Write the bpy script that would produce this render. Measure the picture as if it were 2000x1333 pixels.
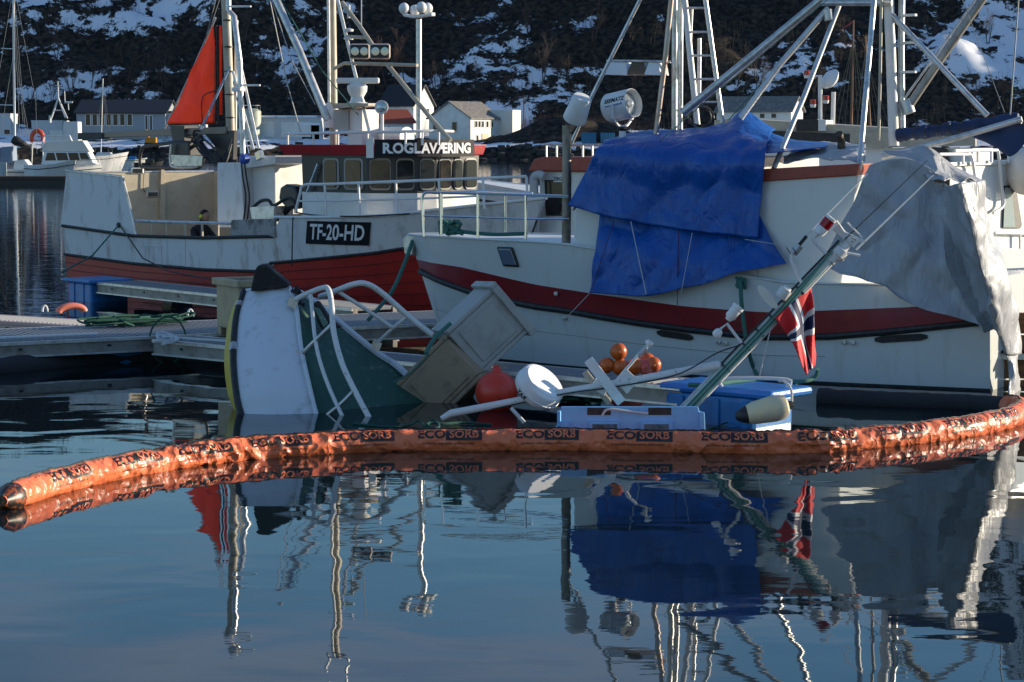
import bpy, bmesh, math, random
import numpy as np
from mathutils import Vector, Matrix, noise as mnoise
random.seed(7)
for o in list(bpy.data.objects): bpy.data.objects.remove(o)
SC = bpy.context.scene
COL = SC.collection
# ------------------------------------------------------------------ camera
CAM_H, FPX, HORIZON = 3.2, 4400.0, 275.0
PITCH = math.atan((666.5-HORIZON)/FPX)
cd = bpy.data.cameras.new('camera'); cam = bpy.data.objects.new('camera', cd); COL.objects.link(cam)
cd.sensor_width = 36.0; cd.lens = 36.0*FPX/2000.0; cd.clip_end = 5000; cd.clip_start = 0.5
cam.location = (0, 0, CAM_H); cam.rotation_euler = (math.pi/2-PITCH, 0, 0)
SC.camera = cam
# ------------------------------------------------------------------ light
SUN_EL, SUN_AZ = math.radians(10.5), math.radians(15)      # azimuth: from +X turned towards +Y
sdir = Vector((math.cos(SUN_AZ)*math.cos(SUN_EL), math.sin(SUN_AZ)*math.cos(SUN_EL), math.sin(SUN_EL)))
w = bpy.data.worlds.new('World'); SC.world = w; w.use_nodes = True
nt = w.node_tree; nt.nodes.clear()
out = nt.nodes.new('ShaderNodeOutputWorld'); bg = nt.nodes.new('ShaderNodeBackground'); bg.inputs[1].default_value = 0.14
sky = nt.nodes.new('ShaderNodeTexSky'); sky.sky_type = 'NISHITA'; sky.sun_disc = False
sky.sun_elevation = SUN_EL; sky.sun_rotation = math.pi/2-SUN_AZ
sky.air_density = 1.15; sky.dust_density = 0.0; sky.ozone_density = 4.8
# thin high cloud, spread evenly over the whole sky
tc = nt.nodes.new('ShaderNodeTexCoord'); mp = nt.nodes.new('ShaderNodeMapping'); mp.inputs['Scale'].default_value = (2.2, 2.2, 16)
nz = nt.nodes.new('ShaderNodeTexNoise'); nz.inputs['Scale'].default_value = 1.6; nz.inputs['Detail'].default_value = 4; nz.inputs['Roughness'].default_value = .5
cr = nt.nodes.new('ShaderNodeValToRGB'); cr.color_ramp.elements[0].position = .47; cr.color_ramp.elements[1].position = .85
cr.color_ramp.elements[1].color = (.5, .5, .5, 1)
mx = nt.nodes.new('ShaderNodeMix'); mx.data_type = 'RGBA'; mx.inputs[7].default_value = (3.6, 3.3, 3.7, 1)
L = nt.links.new
L(tc.outputs['Generated'], mp.inputs[0]); L(mp.outputs[0], nz.inputs[0]); L(nz.outputs['Fac'], cr.inputs[0])
L(cr.outputs[0], mx.inputs[0]); L(sky.outputs[0], mx.inputs[6]); L(mx.outputs[2], bg.inputs[0]); L(bg.outputs[0], out.inputs[0])
ld = bpy.data.lights.new('sun', 'SUN'); ld.energy = 5.0; ld.angle = math.radians(.5); ld.color = (1.0, .86, .66)
lo = bpy.data.objects.new('sun', ld); COL.objects.link(lo)
lo.rotation_euler = sdir.to_track_quat('Z', 'Y').to_euler(); lo.location = (40, 10, 30)
SC.view_settings.view_transform = 'Standard'; SC.view_settings.look = 'None'; SC.view_settings.gamma = 1; SC.view_settings.exposure = 0.62
SC.view_settings.use_curve_mapping = False
SC.render.resolution_x = 1024; SC.render.resolution_y = 682
# ------------------------------------------------------------------ pixel -> world
CP = Vector((0, 0, CAM_H))
def ray(px, py):
    dx = (px-1000)/FPX; dy = -(py-666.5)/FPX
    return Vector((dx, math.cos(PITCH)+dy*math.sin(PITCH), -math.sin(PITCH)+dy*math.cos(PITCH)))
def W(px, py, z=0.0):
    r = ray(px, py); return CP + r*((z-CAM_H)/r.z)
def AY(px, py, Y):
    r = ray(px, py); return CP + r*(Y/r.y)
def PL(px, py, p0, n):
    r = ray(px, py); return CP + r*((p0-CP).dot(n)/r.dot(n))
V = Vector
# ------------------------------------------------------------------ materials
MATS = {}
def mat(name, col, rough=.5, metal=0, col2=None, nscale=6, lo=.45, hi=.65, bump=0, bscale=40, spec=.5, detail=5, stretch=None, coat=0, bdist=.02, bdistort=0):
    """principled material; col2 is blended in by noise (dirt, wear)"""
    if name in MATS: return MATS[name]
    m = bpy.data.materials.new(name); m.use_nodes = True; t = m.node_tree; b = t.nodes['Principled BSDF']
    b.inputs['Base Color'].default_value = (*col, 1); b.inputs['Roughness'].default_value = rough; b.inputs['Metallic'].default_value = metal
    b.inputs['Specular IOR Level'].default_value = spec
    if coat: b.inputs['Coat Weight'].default_value = coat
    l = t.links.new
    tc = t.nodes.new('ShaderNodeTexCoord'); mp = t.nodes.new('ShaderNodeMapping')
    if stretch: mp.inputs['Scale'].default_value = stretch
    l(tc.outputs['Object'], mp.inputs[0])
    if col2 is not None:
        n = t.nodes.new('ShaderNodeTexNoise'); n.inputs['Scale'].default_value = nscale; n.inputs['Detail'].default_value = detail; n.inputs['Roughness'].default_value = .65
        r = t.nodes.new('ShaderNodeValToRGB'); r.color_ramp.elements[0].position = lo; r.color_ramp.elements[1].position = hi
        x = t.nodes.new('ShaderNodeMix'); x.data_type = 'RGBA'; x.inputs[6].default_value = (*col, 1); x.inputs[7].default_value = (*col2, 1)
        l(mp.outputs[0], n.inputs[0]); l(n.outputs['Fac'], r.inputs[0]); l(r.outputs[0], x.inputs[0]); l(x.outputs[2], b.inputs['Base Color'])
    if bump:
        n2 = t.nodes.new('ShaderNodeTexNoise'); n2.inputs['Scale'].default_value = bscale; n2.inputs['Detail'].default_value = 4; n2.inputs['Distortion'].default_value = bdistort
        bp = t.nodes.new('ShaderNodeBump'); bp.inputs['Strength'].default_value = bump; bp.inputs['Distance'].default_value = bdist
        l(mp.outputs[0], n2.inputs[0]); l(n2.outputs['Fac'], bp.inputs['Height']); l(bp.outputs[0], b.inputs['Normal'])
    MATS[name] = m; return m
WHITE = mat('white_paint', (.74, .74, .72), .35, col2=(.6, .58, .53), nscale=3, lo=.5, hi=.8)
CREAM = mat('cream_gelcoat', (.62, .64, .63), .28, col2=(.44, .42, .37), nscale=5, lo=.56, hi=.9, stretch=(1, 1, .16), coat=.2)
DIRTY = mat('weathered_white', (.66, .66, .66), .5, col2=(.27, .22, .18), nscale=4.5, lo=.52, hi=.82, stretch=(1, 1, .3), bump=.1, bscale=8)
REDHULL = mat('red_hull_paint', (.42, .025, .018), .45, col2=(.26, .02, .018), nscale=2.5, lo=.4, hi=.8)
REDBAND = mat('red_stripe', (.25, .018, .022), .3, col2=(.2, .02, .022), nscale=2, coat=.2)
REDROOF = mat('red_roof_paint', (.40, .016, .02), .4, col2=(.3, .015, .02), nscale=4)
BROWNRED = mat('red_brown_trim', (.36, .06, .03), .45, col2=(.28, .05, .03), nscale=5)
BLACK = mat('black_rubber', (.012, .012, .013), .55, col2=(.03, .03, .03), nscale=12)
DARK = mat('dark_frame', (.025, .024, .024), .45)
STEEL = mat('galvanised_steel', (.52, .52, .50), .38, metal=.75, col2=(.36, .35, .33), nscale=9)
ALU = mat('aluminium', (.62, .62, .61), .38, metal=.6, col2=(.42, .42, .41), nscale=7)
CHROME = mat('polished_rail', (.7, .7, .7), .18, metal=.95)
GLASS = mat('window_glass', (.03, .035, .035), .08, spec=.3)
GLASSW = mat('window_glass_painted_reflection', (.055, .05, .042), .08, spec=.3, col2=(.02, .02, .02), nscale=2.2, lo=.4, hi=.6)  # warm mottling stands in for the tan interior reflected in the glass
BLUEFLOAT = mat('blue_plastic', (.015, .17, .46), .38, col2=(.012, .12, .34), nscale=4)
DECKGREY = mat('grey_grating', (.17, .18, .2), .6, col2=(.1, .11, .125), nscale=30, lo=.4, hi=.6)
BEIGE = mat('beige_plastic', (.42, .33, .20), .5, col2=(.33, .26, .16), nscale=3)
GREYTUB = mat('grey_tub_plastic', (.36, .355, .33), .5, col2=(.24, .22, .19), nscale=3, lo=.48, hi=.8)
BROWNTUB = mat('stained_tub_plastic', (.34, .25, .16), .6, col2=(.10, .085, .07), nscale=3.5, lo=.5, hi=.8)
TEALROPE = mat('teal_rope', (.05, .17, .14), .85, bump=.6, bscale=90)
GREENROPE = mat('green_rope', (.006, .075, .052), .8, bump=.6, bscale=90)
WROPE = mat('white_rope', (.6, .6, .58), .85, bump=.6, bscale=90)
WIRE = mat('dark_wire', (.025, .025, .025), .5)
GWIRE = mat('grey_wire', (.35, .34, .32), .5, metal=.3)
SUNWHITE = mat('chalky_white_hull', (.63, .66, .70), .4, col2=(.36, .37, .37), nscale=6, lo=.56, hi=.82)
GREENDECK = mat('green_deck', (.012, .075, .05), .6, col2=(.16, .24, .20), nscale=9, lo=.57, hi=.78, bump=.4, bscale=120)
YELLOW = mat('yellow_antifouling', (.6, .42, .03), .5)
OLDPIPE = mat('flaking_white_pipe', (.66, .66, .64), .45, col2=(.3, .27, .23), nscale=18, lo=.6, hi=.68)
BUOYRED = mat('red_buoy', (.68, .045, .02), .35, col2=(.36, .025, .015), nscale=4, lo=.5, hi=.85)
BUOYORANGE = mat('orange_buoy', (.55, .11, .012), .35, col2=(.36, .06, .01), nscale=5)
BUOYPINK = mat('faded_red_buoy', (.55, .07, .06), .35, col2=(.6, .2, .17), nscale=3)
TARPBLUE = mat('blue_tarpaulin', (.006, .10, .42), .36, col2=(.005, .075, .34), nscale=3, bump=1.0, bscale=3.4, bdist=.06, bdistort=1.3, stretch=(1, 1, .6))
TARPGREY = mat('silver_tarpaulin', (.37, .38, .40), .38, col2=(.33, .34, .36), nscale=2.5, bump=.8, bscale=3.6, bdist=.06, bdistort=1.2, stretch=(1.2, 1.2, .55))
NAVY = mat('navy_canvas', (.012, .035, .11), .7, col2=(.008, .022, .07), nscale=5)
SAILRED = mat('orange_red_sail', (.65, .085, .016), .6, col2=(.52, .06, .014), nscale=3)
ORANGE = mat('orange_boom_film', (.80, .19, .075), .38, col2=(.7, .14, .05), nscale=8, bump=.5, bscale=20)
PRINT = mat('black_print', (.02, .016, .014), .4)
FELT = mat('dark_absorbent_felt', (.028, .028, .03), .9, bump=.5, bscale=60)
CRATE = mat('light_blue_plastic', (.19, .47, .78), .45, col2=(.12, .34, .62), nscale=7, lo=.5, hi=.8)
MOSS = mat('mossy_stain', (.10, .16, .20), .7, col2=(.03, .05, .04), nscale=14)
FENDER = mat('yellowed_fender', (.70, .60, .36), .45, col2=(.55, .52, .42), nscale=4)
LAMPGLASS = mat('lamp_glass', (.45, .5, .52), .08, metal=.6)
REDLAMP = mat('red_lamp_glass', (.35, .005, .01), .15)
TANSTEEL = mat('tan_painted_steel', (.46, .41, .31), .45, col2=(.36, .31, .24), nscale=3)
BEIGEWALL = mat('cream_inner_wall', (.52, .46, .33), .5, col2=(.44, .38, .28), nscale=3)
TEXTWHITE = mat('white_lettering', (.8, .8, .8), .4)
SIGNBLACK = mat('black_sign', (.012, .013, .018), .6, spec=.2)
BLUEBOX = mat('blue_container_paint', (.02, .16, .3), .5)
def translucent(m, col, f):
    t = m.node_tree; b = t.nodes['Principled BSDF']; o = t.nodes['Material Output']
    tr = t.nodes.new('ShaderNodeBsdfTranslucent'); tr.inputs[0].default_value = (*col, 1); mx = t.nodes.new('ShaderNodeMixShader'); mx.inputs[0].default_value = f
    t.links.new(b.outputs[0], mx.inputs[1]); t.links.new(tr.outputs[0], mx.inputs[2]); t.links.new(mx.outputs[0], o.inputs[0])
translucent(SAILRED, (.85, .15, .025), .35); translucent(TARPBLUE, (.01, .12, .6), .15)
def crinkle(m, scale, dist):      # faceted creases of thin plastic film
    t = m.node_tree; b = t.nodes['Principled BSDF']; l = t.links.new
    tc = t.nodes.new('ShaderNodeTexCoord'); nz = t.nodes.new('ShaderNodeTexNoise'); nz.inputs['Scale'].default_value = 5; ad = t.nodes.new('ShaderNodeMixRGB'); ad.inputs[0].default_value = .18
    vo = t.nodes.new('ShaderNodeTexVoronoi'); vo.inputs['Scale'].default_value = scale; bp = t.nodes.new('ShaderNodeBump'); bp.inputs['Strength'].default_value = .75; bp.inputs['Distance'].default_value = dist
    l(tc.outputs['Object'], nz.inputs[0]); l(tc.outputs['Object'], ad.inputs[1]); l(nz.outputs['Color'], ad.inputs[2]); l(ad.outputs[0], vo.inputs[0]); l(vo.outputs['Distance'], bp.inputs['Height']); l(bp.outputs[0], b.inputs['Normal'])
crinkle(ORANGE, 9, .05)
# ------------------------------------------------------------------ mesh collector
class MB:
    def __init__(s): s.v = []; s.f = []; s.smooth = False
    def add(s, vs, fs):
        o = len(s.v); s.v += [V(p) for p in vs]; s.f += [tuple(i+o for i in f) for f in fs]; return s
    def hexa(s, c):      # 8 corners: bottom loop 0-3, top loop 4-7
        return s.add(c, [(3, 2, 1, 0), (4, 5, 6, 7), (0, 1, 5, 4), (1, 2, 6, 5), (2, 3, 7, 6), (3, 0, 4, 7)])
    def box(s, c, ex, ey, ez):   # centre + half-axis vectors
        c, ex, ey, ez = V(c), V(ex), V(ey), V(ez)
        return s.hexa([c-ex-ey-ez, c+ex-ey-ez, c+ex+ey-ez, c-ex+ey-ez, c-ex-ey+ez, c+ex-ey+ez, c+ex+ey+ez, c-ex+ey+ez])
    def tube(s, path, r, seg=8, r2=None, caps=True, closed=False):
        P = [V(p) for p in path]; n = len(P); rs = r if hasattr(r, '__len__') else [r+(0 if r2 is None else (r2-r)*i/max(1, n-1)) for i in range(n)]
        o = len(s.v); prev = None
        for i, p in enumerate(P):
            a = P[i-1] if (i > 0 or closed) else P[i]; b = P[(i+1) % n] if (i < n-1 or closed) else P[i]
            d = (b-a)
            d = d.normalized() if d.length > 1e-9 else V((0, 0, 1))
            if prev is None:
                u = d.orthogonal().normalized()
            else:
                u = prev-d*prev.dot(d); u = u.normalized() if u.length > 1e-6 else d.orthogonal().normalized()
            prev = u; q = d.cross(u)
            for k in range(seg):
                an = 2*math.pi*k/seg; s.v.append(p+(u*math.cos(an)+q*math.sin(an))*rs[i])
        for i in range(n if closed else n-1):
            for k in range(seg):
                a = o+i*seg+k; b = o+i*seg+(k+1) % seg; c = o+((i+1) % n)*seg+(k+1) % seg; d = o+((i+1) % n)*seg+k
                s.f.append((a, b, c, d))
        if caps and not closed:
            s.f.append(tuple(o+k for k in reversed(range(seg)))); s.f.append(tuple(o+(n-1)*seg+k for k in range(seg)))
        s.smooth = True; return s
    def lathe(s, base, axis, prof, seg=20):      # prof: (distance along axis, radius)
        base, axis = V(base), V(axis).normalized(); u = axis.orthogonal().normalized(); q = axis.cross(u); o = len(s.v)
        for h, r in prof:
            for k in range(seg):
                an = 2*math.pi*k/seg; s.v.append(base+axis*h+(u*math.cos(an)+q*math.sin(an))*max(r, 1e-4))
        for i in range(len(prof)-1):
            for k in range(seg):
                s.f.append((o+i*seg+k, o+i*seg+(k+1) % seg, o+(i+1)*seg+(k+1) % seg, o+(i+1)*seg+k))
        s.f.append(tuple(o+k for k in reversed(range(seg)))); s.f.append(tuple(o+(len(prof)-1)*seg+k for k in range(seg)))
        s.smooth = True; return s
    def ball(s, c, r, seg=20, squash=1):
        return s.lathe(V(c)-V((0, 0, r*squash)), (0, 0, 1), [(r*squash*(1-math.cos(math.pi*i/12)), r*math.sin(math.pi*i/12)) for i in range(13)], seg)
    def prism(s, poly, ext):      # polygon (list of points) extruded along ext
        n = len(poly); e = V(ext)
        return s.add([V(p) for p in poly]+[V(p)+e for p in poly], [tuple(reversed(range(n))), tuple(range(n, 2*n))]+[(i, (i+1) % n, n+(i+1) % n, n+i) for i in range(n)])
    def grid(s, rows):            # rows of points
        o = len(s.v); m = len(rows[0])
        for r in rows: s.v += [V(p) for p in r]
        for i in range(len(rows)-1):
            for j in range(m-1):
                s.f.append((o+i*m+j, o+i*m+j+1, o+(i+1)*m+j+1, o+(i+1)*m+j))
        return s
ORIG = {}
def link(o, parent, wloc):
    COL.objects.link(o); ORIG[o.name] = V(wloc)
    if parent is not None:
        o.parent = parent; o.location = V(wloc)-ORIG[parent.name]
    else: o.location = wloc
    return o
def empty(name, loc, label, cat, group=None):
    o = bpy.data.objects.new(name, None); o.empty_display_size = .2; link(o, None, V(loc))
    return tag(o, label, cat, group)
def tag(o, label=None, cat=None, group=None, kind=None):
    if label: o['label'] = label
    if cat: o['category'] = cat
    if group: o['group'] = group
    if kind: o['kind'] = kind
    return o
def obj(name, mb, m, parent=None, smooth=None, solid=0, bevel=0, sub=0, loc=None):
    if parent is not None: org = ORIG[parent.name]
    elif loc is not None: org = V(loc)
    else:
        c = [sum(p[i] for p in mb.v)/len(mb.v) for i in range(3)]; org = V((c[0], c[1], min(p[2] for p in mb.v)))
    me = bpy.data.meshes.new(name); me.from_pydata([tuple(p-org) for p in mb.v], [], mb.f)
    bm = bmesh.new(); bm.from_mesh(me); bmesh.ops.recalc_face_normals(bm, faces=bm.faces); bm.to_mesh(me); bm.free()
    me.materials.append(m)
    if (mb.smooth if smooth is None else smooth):
        for p in me.polygons: p.use_smooth = True
        try: me.set_sharp_from_angle(angle=math.radians(40))
        except Exception: pass
    o = bpy.data.objects.new(name, me); link(o, parent, org)
    if solid:
        q = o.modifiers.new('solid', 'SOLIDIFY'); q.thickness = solid; q.offset = 0
    if sub:
        q = o.modifiers.new('sub', 'SUBSURF'); q.levels = sub; q.render_levels = sub
    if bevel:
        q = o.modifiers.new('bevel', 'BEVEL'); q.width = bevel; q.segments = 2; q.limit_method = 'ANGLE'
    return o
def tub(path, r, name, m, parent=None, seg=8, **k): return obj(name, MB().tube(path, r, seg), m, parent, **k)
def smoothpath(pts, n=8):
    P = [V(p) for p in pts]; out = []
    Q = [P[0]*2-P[1]]+P+[P[-1]*2-P[-2]]
    for i in range(1, len(Q)-2):
        for k in range(n):
            t = k/n; a, b, c, d = Q[i-1], Q[i], Q[i+1], Q[i+2]
            out.append(.5*((2*b)+(c-a)*t+(2*a-5*b+4*c-d)*t*t+(3*b-a-3*c+d)*t**3))
    out.append(P[-1]); return out
def sag(a, b, d, n=12):
    a, b = V(a), V(b); return [a.lerp(b, i/n)-V((0, 0, d*4*(i/n)*(1-i/n))) for i in range(n+1)]
def text_mb(s, mapf, size=1.0, bold=0.0, align='CENTER', squeeze=1.0, extr=0):
    """flat lettering; mapf(x, y) gives the world point of a glyph coordinate"""
    c = bpy.data.curves.new('lettering', 'FONT'); c.body = s; c.size = size; c.offset = bold; c.align_x = align; c.align_y = 'CENTER'; c.resolution_u = 3
    o = bpy.data.objects.new('tmp_lettering', c); COL.objects.link(o)
    dg = bpy.context.evaluated_depsgraph_get(); me = bpy.data.meshes.new_from_object(o.evaluated_get(dg))
    mb = MB(); mb.add([mapf(v.co.x*squeeze, v.co.y) for v in me.vertices], [tuple(p.vertices) for p in me.polygons])
    bpy.data.objects.remove(o); bpy.data.curves.remove(c); bpy.data.meshes.remove(me)
    return mb
def fbm(p, s=1.0, o=4): return mnoise.fractal(V(p)*s, .8, 2.0, o, noise_basis='PERLIN_ORIGINAL')
# ================================================================== SETTING
def smooth(a, b, x):
    x = min(1, max(0, (x-a)/(b-a))); return x*x*(3-2*x)
def terrain_h(x, y):
    shore = 371+3*fbm((x*.05, 3.1, 0), 1, 3)
    d = y-shore
    if d < -6: return -2.0
    z = -2+4.2*smooth(-4, 4, d)+.5*fbm((x, y, 0), .35, 3)*smooth(-4, 2, d)
    z += 2.8*smooth(8, 44, d)
    z += 4.6*math.exp(-((x-7.5)/8.0)**2-((y-387)/7.0)**2)+2.2*math.exp(-((x-17)/6.0)**2-((y-390)/6)**2)   # grassy mound
    s = max(0, y-414)
    z += min(55, s*.62)*(1+.12*fbm((x*.02, y*.02, 5), 1, 3))
    z += smooth(416, 440, y)*(4.5*fbm((x, y, 1), .045, 4)+1.2*fbm((x, y, 2), .2, 3))
    z += 115*smooth(126, 170, x)*(1-smooth(320, 385, x))*smooth(500, 560, y)  # ridge out of view on the right, added to keep the hillside in shade
    return z
def snow_mask(x, y, z):
    m = .55*fbm((x*.020, z*.05, 7.7), 1, 5)+.5*fbm((x*.05+9, y*.05, z*.08), 1, 4)
    px = x/y*FPX+1000
    m += .42*math.exp(-((px-1000)/150)**2)*math.exp(-((z-18)/17)**2)+.16*math.exp(-((px-1850)/150)**2)+.12*math.exp(-((px-600)/90)**2)*math.exp(-((z-16)/8)**2)
    m -= .16*math.exp(-((px-760)/90)**2)+.12*math.exp(-((px-1500)/120)**2)+.17*math.exp(-((px-250)/330)**2)+.14*smooth(14, 34, z)*(1-smooth(500, 800, px))
    return m
xs = list(np.arange(-430, -150, 14.))+list(np.arange(-150, 150, 1.7))+list(np.arange(150, 440, 10.))
ys = list(np.arange(362, 470, 1.6))+list(np.arange(470, 560, 2.6))+list(np.arange(560, 800, 14.))
tm = MB(); tm.grid([[V((x, y, terrain_h(x, y))) for x in xs] for y in ys]); tm.smooth = True
HILL = mat('hillside_snow_and_heath', (.8, .8, .8), .9)
t = HILL.node_tree; b = t.nodes['Principled BSDF']; l = t.links.new; b.inputs['Specular IOR Level'].default_value = .1
at = t.nodes.new('ShaderNodeAttribute'); at.attribute_name = 'snow'; tc = t.nodes.new('ShaderNodeTexCoord')
n1 = t.nodes.new('ShaderNodeTexNoise'); n1.inputs['Scale'].default_value = .30; n1.inputs['Detail'].default_value = 7; n1.inputs['Roughness'].default_value = .72
l(tc.outputs['Object'], n1.inputs[0])
ma = t.nodes.new('ShaderNodeMath'); ma.operation = 'MULTIPLY_ADD'; ma.inputs[1].default_value = 1.25; l(n1.outputs['Fac'], ma.inputs[0]); l(at.outputs['Fac'], ma.inputs[2])
rp = t.nodes.new('ShaderNodeValToRGB'); e = rp.color_ramp.elements; e[0].position = .565; e[1].position = .605; e[0].color = (.017, .016, .014, 1); e[1].color = (.72, .74, .78, 1)
n2 = t.nodes.new('ShaderNodeTexNoise'); n2.inputs['Scale'].default_value = .9; n2.inputs['Detail'].default_value = 5; l(tc.outputs['Object'], n2.inputs[0])
r2 = t.nodes.new('ShaderNodeValToRGB'); r2.color_ramp.elements[0].color = (.014, .014, .015, 1); r2.color_ramp.elements[1].color = (.075, .058, .04, 1); r2.color_ramp.elements[0].position = .4; r2.color_ramp.elements[1].position = .7
mxx = t.nodes.new('ShaderNodeMix'); mxx.data_type = 'RGBA'
rf = t.nodes.new('ShaderNodeValToRGB'); rf.color_ramp.elements[0].position = .70; rf.color_ramp.elements[1].position = .75
l(ma.outputs[0], rf.inputs[0]); l(n2.outputs['Fac'], r2.inputs[0]); l(rf.outputs[0], mxx.inputs[0]); l(r2.outputs[0], mxx.inputs[6]); mxx.inputs[7].default_value = (.72, .74, .78, 1)
l(mxx.outputs[2], b.inputs['Base Color'])
terrain = obj('terrain', tm, HILL, loc=(0, 0, 0)); tag(terrain, kind='structure')
ca = terrain.data.attributes.new('snow', 'FLOAT', 'POINT'); SN = []
for v in tm.v:
    m = .7*snow_mask(v.x, v.y, v.z)
    if v.y < 414:      # foreshore: bare rock at the waterline, brown mound, snow on the flats
        m = .22 if v.z > 1.9 else -.6
        if v.x > -16 and v.y < 398 and v.z > 2.9 and v.x < 24: m = -.35+.3*smooth(4.8, 7.2, v.z)*(1 if fbm((v.x, v.y, 0), .2) > .05 else 0)
        m += .25*fbm((v.x*.1, v.y*.1, 0), 1, 3)
    SN.append(m)
ca.data.foreach_set('value', SN)
def hill_at(px, py, y0=373):
    r = ray(px, py); y = y0
    while y < 700:
        p = CP+r*(y/r.y)
        if p.z <= terrain_h(p.x, p.y): return V((p.x, p.y, terrain_h(p.x, p.y)))
        y += 1.0
    return CP+r*(540/r.y)
# ---- water
wm = bpy.data.materials.new('harbour_water'); wm.use_nodes = True; t = wm.node_tree; b = t.nodes['Principled BSDF']; l = t.links.new
b.inputs['Base Color'].default_value = (.006, .014, .017, 1); b.inputs['Roughness'].default_value = .015; b.inputs['IOR'].default_value = 1.333
tc = t.nodes.new('ShaderNodeTexCoord')
def wnoise(scale, st, det, dist):
    mp = t.nodes.new('ShaderNodeMapping'); mp.inputs['Scale'].default_value = st; l(tc.outputs['Object'], mp.inputs[0])
    n = t.nodes.new('ShaderNodeTexNoise'); n.inputs['Scale'].default_value = scale; n.inputs['Detail'].default_value = det; n.inputs['Distortion'].default_value = dist
    l(mp.outputs[0], n.inputs[0]); return n.outputs['Fac']
def wmath(op, a, b_):
    n = t.nodes.new('ShaderNodeMath'); n.operation = op
    for i, q in enumerate((a, b_)):
        if isinstance(q, (int, float)): n.inputs[i].default_value = q
        else: l(q, n.inputs[i])
    return n.outputs[0]
sx = t.nodes.new('ShaderNodeSeparateXYZ'); l(tc.outputs['Object'], sx.inputs[0])
far = t.nodes.new('ShaderNodeMapRange'); far.inputs[1].default_value = 33; far.inputs[2].default_value = 75; far.inputs[3].default_value = 0; far.inputs[4].default_value = 1; l(sx.outputs[1], far.inputs[0])
patch = t.nodes.new('ShaderNodeMapRange'); patch.inputs[1].default_value = .5; patch.inputs[2].default_value = .68; l(wnoise(.11, (1, 1.6, 1), 2, 0), patch.inputs[0])
swell = wmath('MULTIPLY', wnoise(.9, (.9, 1.2, 1), 1, .5), .0055)
rip = wmath('MULTIPLY', wnoise(5.0, (.6, 1.3, 1), 2, .2), .00035)
rip2 = wmath('MULTIPLY', wmath('MULTIPLY', wnoise(3.2, (.5, 1.4, 1), 2, .2), .0035), wmath('ADD', wmath('MULTIPLY', patch.outputs[0], .25), far.outputs[0]))
hsum = wmath('ADD', wmath('ADD', swell, rip), rip2)
bp = t.nodes.new('ShaderNodeBump'); bp.inputs['Strength'].default_value = 1.0; bp.inputs['Distance'].default_value = 1.0; l(hsum, bp.inputs['Height']); l(bp.outputs[0], b.inputs['Normal'])
wa = MB().grid([[V((x, y, 0)) for x in (-900, -200, 0, 200, 900)] for y in (-60, 0, 60, 200, 420)])
water = obj('water', wa, wm, loc=(0, 0, 0)); tag(water, kind='structure')
# ---- bare trees
BARK = mat('bare_birch_wood', (.085, .06, .048), .9, col2=(.05, .036, .03), nscale=3)
BARKR = mat('reddish_twigs', (.13, .07, .05), .9, col2=(.08, .045, .035), nscale=3)
def tree_meshes(seed, h, spread):
    rnd = random.Random(seed); tr = MB(); cr = MB()
    def seg(mb, a, b_, r0, r1): mb.tube([a, b_], r0, 3 if r0 < .04 else 5, r2=r1, caps=False)
    def branch(p, d, ln, r, lv):
        q = p+d*ln; (seg(tr, p, q, r, r*.7) if lv == 0 else seg(cr, p, q, r, r*.55))
        if lv >= 4: return
        for k in range(4 if lv < 2 else 3):
            a = rnd.uniform(.3, .85)*spread; ax = d.orthogonal().normalized(); ax.rotate(Matrix.Rotation(rnd.uniform(0, 6.28), 3, d))
            nd = (d+ax*a+V((0, 0, .22))).normalized(); s = p.lerp(q, rnd.uniform(.35, 1.0))
            branch(s, nd, ln*rnd.uniform(.5, .78), max(.012, r*.5), lv+1)
    for k in range(rnd.choice((1, 2, 3))):
        branch(V((rnd.uniform(-.3, .3), rnd.uniform(-.3, .3), -.3)), V((rnd.uniform(-.25, .25), rnd.uniform(-.2, .2), 1)).normalized(), h*.42, .10, 0)
    return tr, cr
def trmesh(name, mb, m):
    me = bpy.data.meshes.new(name); me.from_pydata([tuple(p) for p in mb.v], [], mb.f); me.materials.append(m); return me
TV = []
for i, (hh, sp) in enumerate(((6, .9), (7.5, .7), (5, 1.1), (8.5, .6))):
    a, c = tree_meshes(40+i, hh, sp); TV.append((trmesh('trunk', a, BARK), trmesh('crown', c, BARK), trmesh('crown', c, BARKR)))
TREES = [(1062, 165, 1.25, 1), (1090, 160, 1.1, 0), (990, 182, .8, 2), (1000, 180, .7, 0), (1030, 70, 1, 1), (850, 178, 1, 0), (862, 170, .9, 2), (1110, 175, 1, 3), (1150, 185, .9, 2), (1235, 190, 1, 0),
         (700, 190, 1.3, 3), (725, 180, 1.4, 1), (752, 175, 1.4, 3), (775, 168, 1.4, 1), (790, 165, 1.2, 3), (660, 195, 1.1, 3), (620, 190, 1, 1), (585, 175, .9, 0), (560, 200, 1, 3), (930, 160, .8, 2),
         (20, 205, 1, 1), (60, 210, 1, 3), (100, 200, .9, 0), (140, 185, 1, 1), (180, 178, .9, 3), (215, 172, 1, 1), (250, 170, 1, 3), (285, 168, 1, 0), (320, 172, 1.1, 1), (240, 130, .9, 0), (110, 120, .9, 1), (40, 110, 1, 2),
         (1480, 180, 1, 1), (1440, 170, .9, 0), (1590, 190, 1, 3), (1830, 240, .8, 0), (1900, 215, 1, 1), (1960, 200, 1, 2), (1850, 120, 1, 0), (1930, 90, 1, 1), (1690, 110, 1, 2), (500, 150, .9, 0), (480, 90, 1, 1), (1230, 95, 1, 0), (900, 60, .9, 2), (1160, 90, 1, 1)]
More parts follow.
